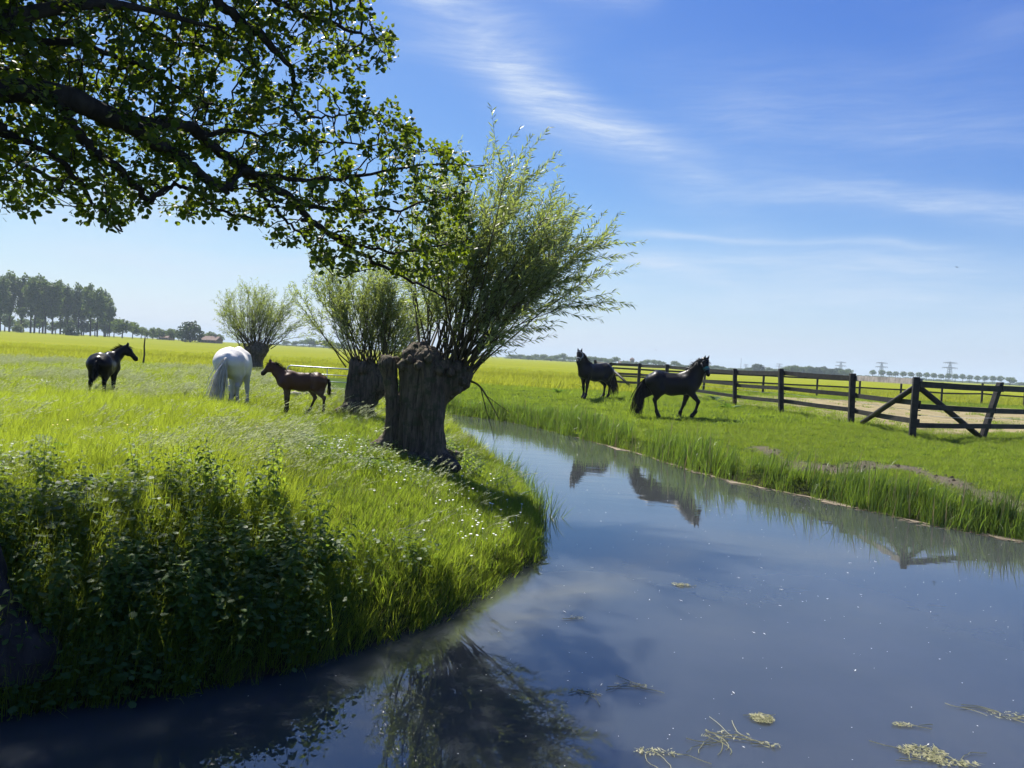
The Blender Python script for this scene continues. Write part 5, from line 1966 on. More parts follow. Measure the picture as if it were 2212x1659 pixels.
def fence(label, posts, rails, post_h, post_w, rail_w, rail_h, group, wire_z=None, side=-1, braces=(), tops=(), no_first=False, pale=()):
    """Post and rail fence: posts are (x, y, lean), rails run between neighbours on the face towards 'side'."""
    pts = [np.array((p[0], p[1], hz(p[0], p[1]))) for p in posts]
    root = empty('paddock_fence', pts[0])
    base = pts[0]
    tag(root, label, 'fence', group)
    rg_ = np.random.default_rng(len(posts) * 7)
    leans = [np.array((p[2], rg_.normal(0, .015), 0)) if len(p) > 2 else np.array((rg_.normal(0, .02), rg_.normal(0, .02), 0)) for p in posts]
    hts = [post_h + rg_.normal(0, .02) for _ in posts]
    for p, l, h_ in zip(pts, leans, hts):
        local_p = p - base
        d0 = pts[1] - pts[0]
        ya = math.atan2(d0[1], d0[0]) + rg_.normal(0, .08)
        ll = (math.cos(ya) * l[0] + math.sin(ya) * l[1], -math.sin(ya) * l[0] + math.cos(ya) * l[1])
        if no_first and p is pts[0]:
            continue
        link('post', post_mesh(h_, post_w * rg_.uniform(.92, 1.08), ll), root, local_p, (0, 0, ya))
    for i in range(len(pts) - 1):
        a, b = pts[i], pts[i + 1]
        d = (b - a) / np.linalg.norm(b - a)
        nrm = np.array((d[1], -d[0], 0)) * side
        for j, (z, hh) in enumerate(rails):
            za, zb = z + rg_.normal(0, .012), z + rg_.normal(0, .012)
            pa_ = a + leans[i] * za / post_h + (0, 0, za) - d * .04 + nrm * (post_w / 2 + rail_w / 2 + .004)
            pb_ = b + leans[i + 1] * zb / post_h + (0, 0, zb) + d * .04 + nrm * (post_w / 2 + rail_w / 2 + .004)
            off = .004 * (i % 2)
            mid = (pa_ + pb_) / 2 - (0, 0, rg_.uniform(0, .02))
            bb = MB()
            bb.box(pa_ - base + nrm * off, mid - base + nrm * off, rail_w, hh)
            bb.box(mid - base + nrm * (off + .0005), pb_ - base + nrm * off, rail_w * .995, hh * .995)
            o = bb.build('rail', M['weathered' if (i, j) in pale else 'tarred'], root, smooth=False)
        if wire_z:
            wb = MB()
            pa_ = a + leans[i] * wire_z / post_h + (0, 0, wire_z) + nrm * (post_w / 2 + .07)
            pb_ = b + leans[i + 1] * wire_z / post_h + (0, 0, wire_z) + nrm * (post_w / 2 + .07)
            wb.tube([pa_ - base, (pa_ + pb_) / 2 - base - (0, 0, .03), pb_ - base], .0045, 4)
            wb.build('wire', M['wire'], root)
            ib = MB()
            ib.tube([pa_ - base - nrm * .07, pa_ - base + nrm * .012], .016, 6)
            ib.build('insulator', M['tarred'], root)
    for (i0, z0, i1, z1, f, mt) in braces:
        a = pts[i0] + (0, 0, z0)
        b = pts[i0] + (pts[i1] - pts[i0]) * f + (0, 0, z1)
        bb = MB()
        d = pts[i1] - pts[i0]
        d /= np.linalg.norm(d)
        nrm = np.array((d[1], -d[0], 0)) * side * .02
        bb.tube([a - base + nrm, (a + b) / 2 - base + nrm, b - base + nrm], [.075, .078, .072], 10)
        bb.build('brace', M[mt], root)
    return root


PF = lambda x, y: tuple(G(x, y, 0.03)[:2])
near_left = [PF(1970, 946), PF(1838, 916), PF(1687, 893), PF(1587, 875.5), (8.35, 41.5), (7.56, 46.0), (6.15, 48.6), (5.45, 51.2)]
lean_l = [.0, -.05, -.10, -.08, -.05, 0, 0, 0]
near_left = [(x, y, l) for (x, y), l in zip(near_left, lean_l)]
RAILS = [(1.47, .16), (.92, .14), (.42, .14)]
fence("dark tarred paddock fence running from the corner post away towards the horses", near_left, RAILS, 1.62, .165, .06, .14, "tarred paddock fences", wire_z=.72, side=1,
      braces=((0, 1.36, 1, .12, .80, 'tarred'), (6, 1.3, 5, .1, .8, 'tarred'), (6, 1.3, 7, .1, .8, 'tarred')), pale=((0, 0), (6, 0)))
E_ = PF(2121, 947)
near_right = [PF(1970, 946)[:2] + (0,), (E_[0], E_[1], .40), (E_[0] + 3.4, E_[1] + 1.9, .05), (E_[0] + 6.9, E_[1] + 3.7, 0)]
nr = [(near_right[0][0] + .05, near_right[0][1] + .02, .0)] + near_right[1:]
fence("dark tarred paddock fence running right from the corner post, with a leaning second post", nr, [(1.42, .16), (.80, .14), (.36, .13)], 1.58, .15, .06, .14, "tarred paddock fences", wire_z=.60, side=1, no_first=True,
      braces=((0, 1.36, 1, .05, .96, 'tarred'),))
far = [(6.0, 51.0), (12.6, 50.6), (16.8, 51.5), (20.7, 52.2), (23.6, 52.2), (26.5, 52.4), (29.4, 52.6), (32.4, 53), (35.6, 53.4), (39, 53.6), (42.5, 54)]
fence("thin dark fence along the far side of the sandy paddock", far, [(1.22, .11), (.72, .10)], 1.42, .12, .04, .10, "tarred paddock fences", side=1)

# tubular steel gate at the end of the ditch
gl, gr = D(621, 800, 27.5), D(765, 806, 27.5)
gl[2], gr[2] = hz(gl[0], gl[1]), hz(gr[0], gr[1])
gate = empty('field_gate', gl)
tag(gate, "grey tubular steel field gate left of the leaning willow", 'gate')
dg = (gr - gl) / np.linalg.norm(gr - gl)
Lg = np.linalg.norm(gr[:2] - gl[:2]) + .6
dg = np.array((dg[0], dg[1], -.012))
up = np.array((0, 0, 1.0))
fb = MB()
fb.tube([up * .15, up * .95, up * 1.02 + dg * .03, up * 1.06 + dg * .10, up * 1.06 + dg * Lg * .5, up * 1.06 + dg * Lg], .024, 8)
fb.build('gate_frame', M['galv'], gate)
for z in (.82, .58, .34):
    b = MB()
    b.tube([up * z + dg * .0, up * z + dg * Lg], .017, 6)
    b.build('gate_rail', M['galv'], gate)
for t, z0 in ((.30, .82), (.48, .3), (.85, .3)):
    b = MB()
    b.tube([up * .2 + dg * Lg * t, up * (1.06 if z0 < .5 else .82) + dg * Lg * t], .015, 6)
    b.build('gate_upright', M['galv'], gate)

# crooked stake in the meadow
p = at(309, 793)
st = MB()
st.tube([(0, 0, -.3), (0.01, 0, .3), (0.05, 0, .75), (0.02, 0, 1.15), (0.05, 0, 1.62)], [.05, .05, .042, .038, .03], 7)
tag(st.build('stake', M['brown_wood'], loc=p), "thin crooked wooden stake in the meadow behind the young black horse", 'stake')

# bleached logs behind the foal
for (x, y, a, L, r, lab) in ((612, 860, .2, 1.0, .07, "pale bleached log lying left behind the foal's belly"), (640, 852, -.5, 1.2, .09, "thick pale broken branch right under the foal's belly"),
                             (655, 858, .7, .9, .06, "thin pale branch across the heap behind the foal"), (698, 858, -.45, .9, .07, "pale log end sticking out right of the foal's hind legs")):
    p = G(x, y, 0.1)
    p = p * 1.0
    p[2] = hz(p[0], p[1]) + .12
    lb = MB()
    pts_ = [np.array((t * L * math.cos(a), t * L * math.sin(a) * .5, .06 * math.sin(5 * t) + .12 * t)) for t in np.linspace(-.5, .5, 6)]
    lb.tube(pts_, [r * f for f in (.8, 1, .95, 1.05, .9, .6)], 8)
    lb.tube([pts_[2], pts_[2] + (0.1, .1, .18), pts_[2] + (.18, .1, .36)], [r * .5, r * .4, r * .2], 6)
    tag(lb.build('log', M['dead_wood'], loc=p), lab, 'log', 'bleached branches behind the foal')
# ================================================================== far trees, houses, pylons, birds
M['far_leaf'] = leaf_mat('far_leaf', (0.045, 0.078, 0.026), (0.100, 0.145, 0.045), (0.22, 0.32, 0.05), 0.34, .6, .2)
M['far_leaf_dark'] = leaf_mat('far_leaf_dark', (0.022, 0.045, 0.020), (0.050, 0.085, 0.032), (0.09, 0.15, 0.03), 0.25, .6, .2)
M['far_leaf_light'] = leaf_mat('far_leaf_light', (0.07, 0.10, 0.02), (0.14, 0.18, 0.04), (0.28, 0.36, 0.05), 0.35, .6, .2)
M['far_bark'] = plain('far_bark', (0.05, 0.042, 0.035), .9, .1)
M['roof'] = plain('brown_roof_tiles', (0.13, 0.075, 0.055), .8, .2, var=(2, .2))
M['brick'] = plain('brick_wall', (0.23, 0.17, 0.13), .9, .1, var=(2, .2))
M['pane'] = plain('dark_window', (0.02, 0.022, 0.025), .15, .6)
M['pylon'] = plain('pylon_steel', (0.22, 0.24, 0.26), .6, .4)
M['bird'] = plain('dark_feathers', (0.015, 0.015, 0.02), .7, .2)


def crown_mesh(rng, lobes, n, leaf, mat, hollow=.55):
    """Leaf clumps spread through the lobes (x, y, z, rx, ry, rz) of a crown, thick near the outside with gaps between."""
    vol = np.array([l[3] * l[4] * l[5] for l in lobes]) ** .67
    which = rng.choice(len(lobes), n, p=vol / vol.sum())
    Lb = np.array(lobes)[which]
    u = rng.normal(0, 1, (n, 3))
    u /= np.linalg.norm(u, axis=1)[:, None]
    rr = hollow + (1 - hollow) * rng.uniform(0, 1, n) ** .6
    rr *= 1 + .22 * np.sin(u[:, 0] * 5 + which) * np.sin(u[:, 2] * 6 + which * 2) + rng.normal(0, .06, n)
    T = Lb[:, :3] + u * Lb[:, 3:] * rr[:, None]
    ax = rng.normal(0, 1, (n, 3)) + (0, 0, .0)
    M_ = frames(ax, u + rng.normal(0, .7, (n, 3))) * (leaf * rng.uniform(.5, 1.2, n))[:, None, None]
    tv = np.array([(-.5, -.15, 0), (-.1, .42, .08), (.5, .12, 0), (.12, -.45, .06)])
    V, Fa = stamp(tv, np.array([(0, 1, 2, 3)]), M_, T)
    return fast_mesh('crown', V, Fa, mat, np.repeat(np.clip(rng.normal(.5, .25, n), 0, 1), 4), smooth=False)


def trunk_mesh(rng, h, r, limbs_=6, lean=.02, top=.95):
    b = MB()
    pts = [np.array((lean * z * rng.uniform(.5, 1.5), 0, z)) for z in np.linspace(-.3, h * top, 6)]
    b.tube(pts, np.linspace(r, r * .25, 6), 7)
    for k in range(limbs_):
        t = rng.uniform(.3, .9)
        p = pts[int(t * 5)]
        a = rng.uniform(0, 6.28)
        L = h * rng.uniform(.12, .25)
        d = np.array((math.cos(a), math.sin(a), rng.uniform(.6, 1.6)))
        b.tube([p, p + d * L * .5, p + d * L * .9 + (0, 0, L * .2)], [r * .35, r * .22, r * .08], 5)
    return b.mesh('trunk', M['far_bark'])


rf_ = np.random.default_rng(99)


def tree_proto(kind):
    if kind == 'poplar':                                  # tall bare stem, narrow swaying crown
        lobes = [(rf_.normal(0, 1.0), rf_.normal(0, 1), z, rx, rx, 2.6) for z, rx in ((9, 1.6), (11.5, 2.3), (14, 2.7), (16.5, 2.9), (19, 2.9), (21.3, 2.6), (22.8, 1.9), (13, 2.4), (17.5, 2.6))]
        lobes += [(rf_.normal(0, 1.8), rf_.normal(0, 1), rf_.uniform(7, 20), 1.3, 1.3, 1.6) for _ in range(5)]
        return crown_mesh(rf_, lobes, 2300, 1.05, M['far_leaf'], .35), trunk_mesh(rf_, 23, .42, 10, .015)
    if kind == 'round':
        lobes = [(rf_.normal(0, 1.4), rf_.normal(0, 1.2), rf_.uniform(4, 8.2), *(rf_.uniform(1.6, 2.7) * np.array((1, 1, .85)))) for _ in range(9)]
        return crown_mesh(rf_, lobes, 1100, .85, M['far_leaf'], .5), trunk_mesh(rf_, 7, .30, 6)
    if kind == 'dome':
        lobes = [(0, 0, 4.2, 3.8, 3.5, 4.0), (-1.5, 0, 3.2, 3, 3, 3), (1.7, 0, 3.4, 3, 3, 3.2), (.3, 0, 6.2, 2.6, 2.5, 2.3)]
        return crown_mesh(rf_, lobes, 1500, .85, M['far_leaf_dark'], .6), trunk_mesh(rf_, 5, .3, 5)
    if kind == 'bush':
        lobes = [(0, 0, 1.0, 1.6, 1.4, 1.3), (-1, 0, .8, 1.2, 1.1, 1), (1.1, 0, .8, 1.1, 1.1, 1), (0.2, .3, 1.7, 1.0, 1, .8)]
        return crown_mesh(rf_, lobes, 700, .45, M['far_leaf_dark'], .6), trunk_mesh(rf_, 1.2, .1, 3)
    if kind == 'light':
        lobes = [(0, 0, 1.6, 1.4, 1.3, 1.5), (-.9, 0, 1.2, 1.0, 1, 1), (.9, 0, 1.3, 1.0, 1, 1.1), (.1, 0, 2.7, .9, .9, .8)]
        return crown_mesh(rf_, lobes, 600, .5, M['far_leaf_light'], .5), trunk_mesh(rf_, 2.0, .1, 4)
    lobes = [(0, 0, 4.6, 2.3, 2.3, 1.9), (-.8, 0, 4.2, 1.6, 1.6, 1.4), (.8, 0, 4.3, 1.6, 1.6, 1.4), (0, 0, 5.6, 1.5, 1.5, 1.0)]   # avenue
    return crown_mesh(rf_, lobes, 420, .75, M['far_leaf'], .6), trunk_mesh(rf_, 4.2, .2, 4)


KINDS_ = {k: [tree_proto(k) for _ in range(n)] for k, n in (('poplar', 4), ('round', 4), ('dome', 2), ('bush', 2), ('light', 1), ('avenue', 3))}
REF_H = dict(poplar=24.0, round=9.5, dome=8.3, bush=2.5, light=3.5, avenue=6.5)
REF_W = dict(poplar=7.0, round=8.0, dome=8.0, bush=4.2, light=3.6, avenue=5.0)
TNAME = dict(poplar='poplar_tree', round='broadleaf_tree', dome='dense_tree', bush='bush', light='bush', avenue='avenue_tree')


def far_tree(kind, px, dist, h_px, w_px=None, label='', group=None, cat=None):
    base_px = 0.053 * (px - 1106) + 771
    p = D(px, base_px, dist)
    p[2] = hz(p[0], p[1])
    cm, tmh = KINDS_[kind][rf_.integers(len(KINDS_[kind]))]
    s = (h_px / F * dist) / REF_H[kind]
    sw = s if w_px is None else (w_px / F * dist) / REF_W[kind]
    r = empty(TNAME[kind], p, rf_.uniform(0, 6.28) if w_px is None else rf_.choice([0, 3.14]) + rf_.normal(0, .2))
    r.scale = (sw, sw, s)
    tag(r, label, cat or ('bush' if kind in ('bush', 'light') else 'tree'), group)
    link('trunk', tmh, r)
    link('crown', cm, r)
    return r


ORD = ('first second third fourth fifth sixth seventh eighth ninth tenth eleventh twelfth thirteenth fourteenth fifteenth sixteenth seventeenth eighteenth nineteenth '
       'twentieth').split() + ['twenty ' + w_ for w_ in 'first second third fourth fifth sixth seventh eighth ninth'.split()]


def number_row(group, what):
    """Names each tree of a row by its place in it, counted from the left as one sees it."""
    row = [o for o in COL.objects if o.get('group') == group]
    row.sort(key=lambda o: o.location.x / o.location.y)
    for i, o in enumerate(row):
        o['label'] = "%s from the left of %s" % (ORD[i] if i < len(row) - 1 else 'last', what)


# the tall wood at the left edge
G1 = "tall poplars of the wood at the left edge"
for i, (x, h) in enumerate(((0, 118), (20, 120), (45, 117), (66, 118), (74, 116), (92, 114), (98, 112), (113, 110), (130, 106), (145, 104), (168, 102), (176, 98), (195, 104), (210, 100), (225, 92), (236, 76))):
    far_tree('poplar', x, 335 + rf_.uniform(-14, 25), h * rf_.uniform(.96, 1.05), label="tall slender poplar in the wood at the far left", group=G1)
G2 = "undergrowth trees below the poplars"
for x, h, w_ in ((10, 40, 40), (50, 30, 36), (85, 34, 40), (120, 26, 34), (150, 36, 40), (180, 28, 36), (205, 36, 40), (228, 34, 36), (246, 36, 34)):
    far_tree('round', x, 350 + rf_.uniform(0, 20), h, w_, "low dark tree filling in under the tall poplars", G2)
far_tree('bush', 154, 300, 24, 38, "dark round bush in front of the poplar wood")
far_tree('light', 39, 300, 20, 24, "pale yellow green bush at the foot of the poplar wood")
far_tree('round', 264, 310, 40, 44, "broad tree just right of the poplar wood")
far_tree('round', 286, 320, 36, 30, "slimmer tree between the broad tree and the field edge, right of the poplar wood")
G3 = "low hedge trees along the far left field edge"
for x, h, w_ in ((232, 24, 26), (305, 26, 26), (318, 20, 22), (330, 24, 20), (343, 26, 18), (352, 22, 20), (366, 26, 22), (376, 24, 20), (386, 20, 22), (440, 18, 24), (455, 22, 26), (472, 18, 24), (340, 14, 30), (395, 16, 30)):
    far_tree('round', x, 345 + rf_.uniform(-15, 30), h, w_, "low hedge tree on the far left field edge", G3)
far_tree('dome', 411, 305, 44, 50, "dense dark domed tree standing alone on the left field edge")
G4 = "distant trees between the willows"
for x, h, w_ in ((655, 15, 22), (668, 20, 28), (682, 15, 22), (699, 16, 22), (713, 14, 20), (727, 13, 20), (741, 12, 22), (640, 12, 20), (760, 12, 24), (620, 12, 20)):
    far_tree('round', x, 620 + rf_.uniform(-40, 60), h, w_, "blue green tree on the horizon between the willows", G4)
G5 = "horizon trees behind the standing black horse"
for x, h, w_ in ((1105, 10, 24), (1125, 11, 22), (1142, 9, 22), (1158, 12, 22), (1176, 14, 22), (1192, 12, 20), (1204, 14, 20), (1216, 17, 20), (1232, 12, 22), (1150, 8, 30), (1190, 8, 30)):
    far_tree('round', x, 660 + rf_.uniform(-40, 60), h, w_, "hazy tree on the horizon left of the standing black horse", G5)
G6 = "far wood behind the standing black horse"
for x in np.arange(1246, 1318, 6.5):
    far_tree('round', x, 650 + rf_.uniform(-30, 50), rf_.uniform(12.5, 16) - .04 * (x - 1250), 16, "tree of the low wood right behind the standing black horse's back", G6)
far_tree('round', 1330, 600, 16, 20, "single round tree just right of the low wood on the horizon")
G7 = "scattered horizon trees between the two black horses"
for x, h, w_ in ((1347, 8, 14), (1356, 9, 16), (1375, 8, 14), (1388, 11, 16), (1398, 14, 17), (1411, 15, 16), (1422, 14, 14), (1432, 11, 14), (1446, 7, 12), (1458, 15, 20), (1470, 8, 16), (1484, 7, 20), (1500, 7, 20)):
    far_tree('round', x, 640 + rf_.uniform(-30, 50), h, w_, "small hazy tree on the horizon between the two black horses", G7)
G8 = "low horizon trees right of the walking horse"
for x, h, w_ in ((1533, 8, 18), (1546, 10, 20), (1560, 8, 16), (1580, 6, 20), (1600, 6, 20), (1617, 9, 18), (1660, 11, 16), (1670, 9, 16), (1680, 9, 16)):
    far_tree('round', x, 640 + rf_.uniform(-30, 50), h, w_, "low hazy tree on the horizon right of the walking horse", G8)
far_tree('dome', 1637, 560, 18, 30, "domed dark tree on the horizon above the fence, left of the far wood")
G9 = "far wood above the paddock fence"
for x in np.arange(1694, 1838, 6.0):
    far_tree(rf_.choice(['round', 'dome']), x, 560 + rf_.uniform(-20, 60), rf_.uniform(16, 22) * (1 - .25 * abs(x - 1750) / 90), 20, "tree of the dark wood above the paddock fence", G9)
G10 = "row of clipped round trees on the horizon"
for x in (1070, 1140, 1195, 1243, 1300, 1357, 1418, 1475, 1530, 1585, 1640, 1692, 1748, 1802, 1860, 1915, 1975, 2030):
    far_tree('avenue', x * .2865 + 1578.4, 690, rf_.uniform(16.5, 19), 15, "clipped round avenue tree in the row on the right horizon", G10)
far_tree('round', 2105 * .2865 + 1578.4, 640, 17, 25, "larger round tree at the right end of the avenue row")
for x, h in ((2203, 8), (2222, 9)):
    far_tree('round', x, 700, h, 18, "low shrubby tree on the horizon at the right edge", "low trees at the right edge of the horizon")
for g_, what in ((G1, "the tall slender poplars at the left edge"), (G2, "the low dark trees under the left poplars"), (G3, "the small hedge trees along the left field edge"),
                 (G4, "the blue green horizon trees between the willows"), (G5, "the hazy trees left of the standing black horse"), (G6, "the low wood behind the standing horse's back"),
                 (G7, "the small horizon trees between the black horses"), (G8, "the low horizon trees right of the walking horse"), (G9, "the dark wood trees above the paddock fence"),
                 (G10, "the clipped round trees in the horizon row"), ("low trees at the right edge of the horizon", "the low trees at the horizon's right edge")):
    number_row(g_, what)
# low thicket that closes the horizon line
TV, TF, TS, n_ = [], [], [], 0
for x in list(np.arange(1840, 2225, 17)) + list(np.arange(1100, 1700, 19)) + list(np.arange(600, 770, 18)):
    dist = 760 + rf_.uniform(-30, 60)
    p = D(x, 0.053 * (x - 1106) + 771, dist)
    p[2] = hz(p[0], p[1])
    cm = KINDS_['bush'][rf_.integers(2)][0]
    v = np.zeros(len(cm.vertices) * 3, np.float32)
    cm.vertices.foreach_get('co', v)
    f = np.zeros(len(cm.polygons) * 4, np.int32)
    cm.loops.foreach_get('vertex_index', f)
    sz, sx = rf_.uniform(3, 5.5) / F * dist / 2.5, 24 / F * dist / 4.2
    TV.append(v.reshape(-1, 3) * (sx, sx, sz) + p)
    TF.append(f.reshape(-1, 4) + n_)
    TS.append(np.full(len(cm.vertices), .5))
    n_ += len(cm.vertices)
tag(link('thicket', fast_mesh('thicket', np.concatenate(TV), np.concatenate(TF), M['far_leaf'], np.concatenate(TS), smooth=False)), "low grey green thicket along the horizon", kind='stuff')


def house(px, dist, w_px, h_px, label, depth=8.0, tower=False):
    p = D(px, 0.053 * (px - 1106) + 771, dist)
    p[2] = hz(p[0], p[1])
    W, H_ = w_px / F * dist, h_px / F * dist
    r = empty('tower' if tower else 'farmhouse', p)
    tag(r, label, 'tower' if tower else 'house')
    eave = H_ * (.78 if tower else .45)
    b = MB()
    b.box((-W / 2, depth / 2, eave / 2), (W / 2, depth / 2, eave / 2), depth, eave)
    b.build('wall', M['brick'], r, smooth=False)
    rb = MB()
    o = .3
    if tower:
        rb.add([(-W / 2 - o, -o, eave), (W / 2 + o, -o, eave), (W / 2 + o, depth + o, eave), (-W / 2 - o, depth + o, eave), (0, depth / 2, H_)], [(0, 1, 4), (1, 2, 4), (2, 3, 4), (3, 0, 4), (3, 2, 1, 0)])
    else:
        rb.add([(-W / 2 - o, -o, eave - .1), (W / 2 + o, -o, eave - .1), (W / 2 + o, depth + o, eave - .1), (-W / 2 - o, depth + o, eave - .1), (-W / 2 - o, depth / 2, H_), (W / 2 + o, depth / 2, H_)],
               [(0, 1, 5, 4), (2, 3, 4, 5), (1, 2, 5), (3, 0, 4), (3, 2, 1, 0)])
    roof = rb.build('roof', M['roof'], r, smooth=False)
    if not tower:
        cb_ = MB()
        cb_.box((W * .25, depth / 2, H_ - .5), (W * .25, depth / 2, H_ + .9), .7, .7)
        cb_.build('chimney', M['brick'], roof, smooth=False)
    for k in range(2 if tower else 4):
        wb = MB()
        x = (k - (0.5 if tower else 1.5)) * W / (3 if tower else 5)
        wb.box((x - .5, -.03, eave * .55), (x + .5, -.03, eave * .55), .06, eave * .35)
        wb.build('window', M['pane'], r, smooth=False)
    return r


house(448, 330, 36, 15, "low farmhouse with a brown roof left of the small round willow")
house(352, 380, 20, 12, "small house half hidden in the hedge trees on the left field edge")
house(1366, 680, 8, 17, "square brick tower on the horizon between the two black horses", 5, True)
house(1345, 690, 14, 8, "tiny farmhouse on the horizon left of the brick tower")


def pylon(px, dist, h_px, label):
    p = D(px, 0.053 * (px - 1106) + 771, dist)
    p[2] = hz(p[0], p[1]) - .5
    H_ = h_px / F * dist
    r = empty('pylon', p, .15)
    tag(r, label, 'pylon', 'power pylons on the right horizon')
    th = .0024 * dist * .16
    b = MB()
    W = H_ * .12
    def cor(z, s):
        w_ = W * (1 - z / H_) ** .8 * .9 + H_ * .012
        return [np.array((i * w_, j * w_, z)) for i, j in ((-1, -1), (1, -1), (1, 1), (-1, 1))]
    lv = [0, .16, .30, .43, .55, .66, .76, .86, 1.0]
    for a, c_ in zip(lv[:-1], lv[1:]):
        A, C_ = cor(a * H_, 0), cor(c_ * H_, 0)
        for k in range(4):
            b.tube([A[k], C_[k]], th, 4, cap=False)
            b.tube([A[k], C_[(k + 1) % 4]], th * .6, 3, cap=False)
            b.tube([A[(k + 1) % 4], C_[k]], th * .6, 3, cap=False)
    b.build('mast', M['pylon'], r)
    for z, w_ in ((.93, .38), (.68, .42)):
        c_ = MB()
        for s in (-1, 1):
            c_.tube([(0, -.3, z * H_), (s * w_ * H_, 0, z * H_ + .02 * H_)], th, 4)
            c_.tube([(0, .3, z * H_ + .05 * H_), (s * w_ * H_, 0, z * H_ + .02 * H_)], th, 4)
            for q in (.4, .7, 1.0):
                c_.tube([(s * w_ * H_ * q, 0, z * H_ + .02 * H_), (s * w_ * H_ * q, 0, z * H_ - .04 * H_)], th * .8, 4)
        c_.build('cross_arm', M['pylon'], r)
    return r


pylon(2050, 1150, 43, "tallest lattice pylon with two cross arms above the avenue trees on the right")
pylon(1903, 1350, 34, "second lattice pylon, above the left end of the avenue trees")
pylon(1815, 1700, 30, "faint pylon behind the right end of the far wood")
pylon(1683, 2200, 18, "small faint pylon left of the far wood on the horizon")
pylon(1611, 2400, 13, "smallest pylon on the horizon left of the domed tree")
mast = MB()
pm = D(1600, 797, 1500)
mast.tube([(0, 0, 0), (0, 0, 23)], .5, 5)
pm[2] = 0
tag(mast.build('radio_mast', M['pylon'], loc=pm), "thin dark mast on the horizon right of the walking horse's head", 'mast')


def bird(px, py, dist, span, label, bank=.3):
    p = D(px, py, dist)
    r = empty('bird', p, .6)
    r.rotation_euler = (bank, 0.1, .5)
    tag(r, label, 'bird', 'birds in the sky')
    b = MB()
    b.tube([(-.09, 0, 0), (-.05, 0, 0), (0, 0, .0), (.06, 0, .005), (.085, 0, .004)], [.004, .013, .017, .012, .003], 7)
    b.build('body', M['bird'], r, scl=span / .3)
    for s in (-1, 1):
        w_ = MB()
        w_.add([(.03, 0, .006), (.045, s * .06, .022), (-.015, s * .17, .012), (-.02, s * .07, .018), (-.03, 0, .006), (.01, s * .06, .014)], [(0, 1, 5), (1, 2, 5), (2, 3, 5), (3, 4, 5), (4, 0, 5)])
        w_.build('wing', M['bird'], r, scl=span / .3)
    t = MB()
    t.add([(-.07, -.01, 0), (-.07, .01, 0), (-.16, .03, .0), (-.11, 0, .003), (-.16, -.03, 0)], [(0, 1, 3), (1, 2, 3), (0, 3, 4)])
    t.build('tail', M['bird'], r, scl=span / .3)


bird(2067, 577, 42, .34, "dark swallow gliding in the blue sky at the right")
bird(1591, 517, 90, .30, "tiny far bird in the sky right of the big willow")
bird(1417, 756, 90, .30, "tiny far bird just above the horizon between the black horses")

# a low dark bush over the far end of the ditch, between the two willow trunks
pb = G(838, 874, -0.2)
pb[2] = hz(pb[0], pb[1])
rb_ = empty('bush', pb)
rb_.scale = (.42, .42, .36)
tag(rb_, "low leafy bush over the end of the ditch, seen between the willow trunks", 'bush')
link('trunk', KINDS_['bush'][0][1], rb_)
link('crown', KINDS_['bush'][0][0], rb_)
# ================================================================== floating things
M['weed'] = leaf_mat('floating_weed', (0.16, 0.17, 0.07), (0.36, 0.34, 0.19), (0.3, 0.3, 0.12), .2, .6, .3)
M['fleck'] = plain('pale_fleck', (0.62, 0.60, 0.52), .7, .2)
M['scum'] = plain('scum', (0.20, 0.165, 0.115), .85, .2, var=(3, .3), bump=(12, .4))
rw = np.random.default_rng(404)


def weed_mat_(px, py, rx, ry, n, label, strands=6):
    p = G(px, py, WATER_Z + .006)
    rx, ry = rx * .8, ry * .8
    b = MB()
    for _ in range(n):
        a = rw.uniform(0, 6.28)
        q = math.sqrt(rw.uniform())
        c_ = np.array((q * rx * math.cos(a), q * ry * math.sin(a), rw.uniform(0.0, .010)))
        th, L = rw.uniform(0, 6.28), rw.uniform(.015, .055)
        d = np.array((math.cos(th), math.sin(th), rw.normal(0, .12)))
        s = np.array((-d[1], d[0], rw.normal(0, .3))) * rw.uniform(.002, .006)
        b.add([c_ - d * L / 2, c_ + s, c_ + d * L / 2, c_ - s], [(0, 1, 2, 3)], rw.uniform(0, 1))
    for _ in range(int(strands * .6)):
        th = rw.normal(0, .6) + (math.pi if rw.random() < .5 else 0)
        c_ = np.array((rw.normal(0, rx * .5), rw.normal(0, ry * .5), .004))
        pts = [c_]
        for k in range(7):
            th += rw.normal(0, .25)
            pts.append(pts[-1] + np.array((math.cos(th), math.sin(th), 0)) * rx * .22)
        b.tube(pts, .0028, 4, col=rw.uniform(.2, .9))
    return tag(b.build('floating_weed', M['weed'], loc=p, smooth=False), label, 'pond weed', 'mats of pond weed on the water')


weed_mat_(1645, 1552, .11, .09, 260, "pale mat of weed with a dense knot, right of the willow's reflection")
weed_mat_(1560, 1588, .24, .10, 40, "loose stringy green weed beside the dense pale knot", 16)
weed_mat_(1470, 1263, .13, .07, 110, "small isolated weed mat in the middle of the water", 4)
weed_mat_(1995, 1625, .20, .12, 330, "largest pale weed mat at the bottom right", 8)
weed_mat_(2060, 1648, .22, .06, 120, "weed trailing right from the largest mat at the bottom right", 8)
weed_mat_(1950, 1566, .10, .04, 60, "small pale weed tangle above the largest mat", 4)
weed_mat_(2170, 1545, .22, .08, 60, "stringy weed at the right edge of the water", 10)
weed_mat_(1370, 1480, .20, .05, 30, "thin weed strand drifting right of the willow's reflection", 7)
weed_mat_(1265, 1495, .16, .08, 26, "thin weed strand touching the edge of the willow's reflection", 7)
weed_mat_(1250, 1335, .10, .06, 24, "faint weed wisp beside the left bank", 4)
weed_mat_(1420, 1625, .22, .06, 70, "thin weed wisp at the bottom centre", 8)
weed_mat_(1660, 1610, .10, .05, 30, "little weed sprig under the dense pale knot", 4)
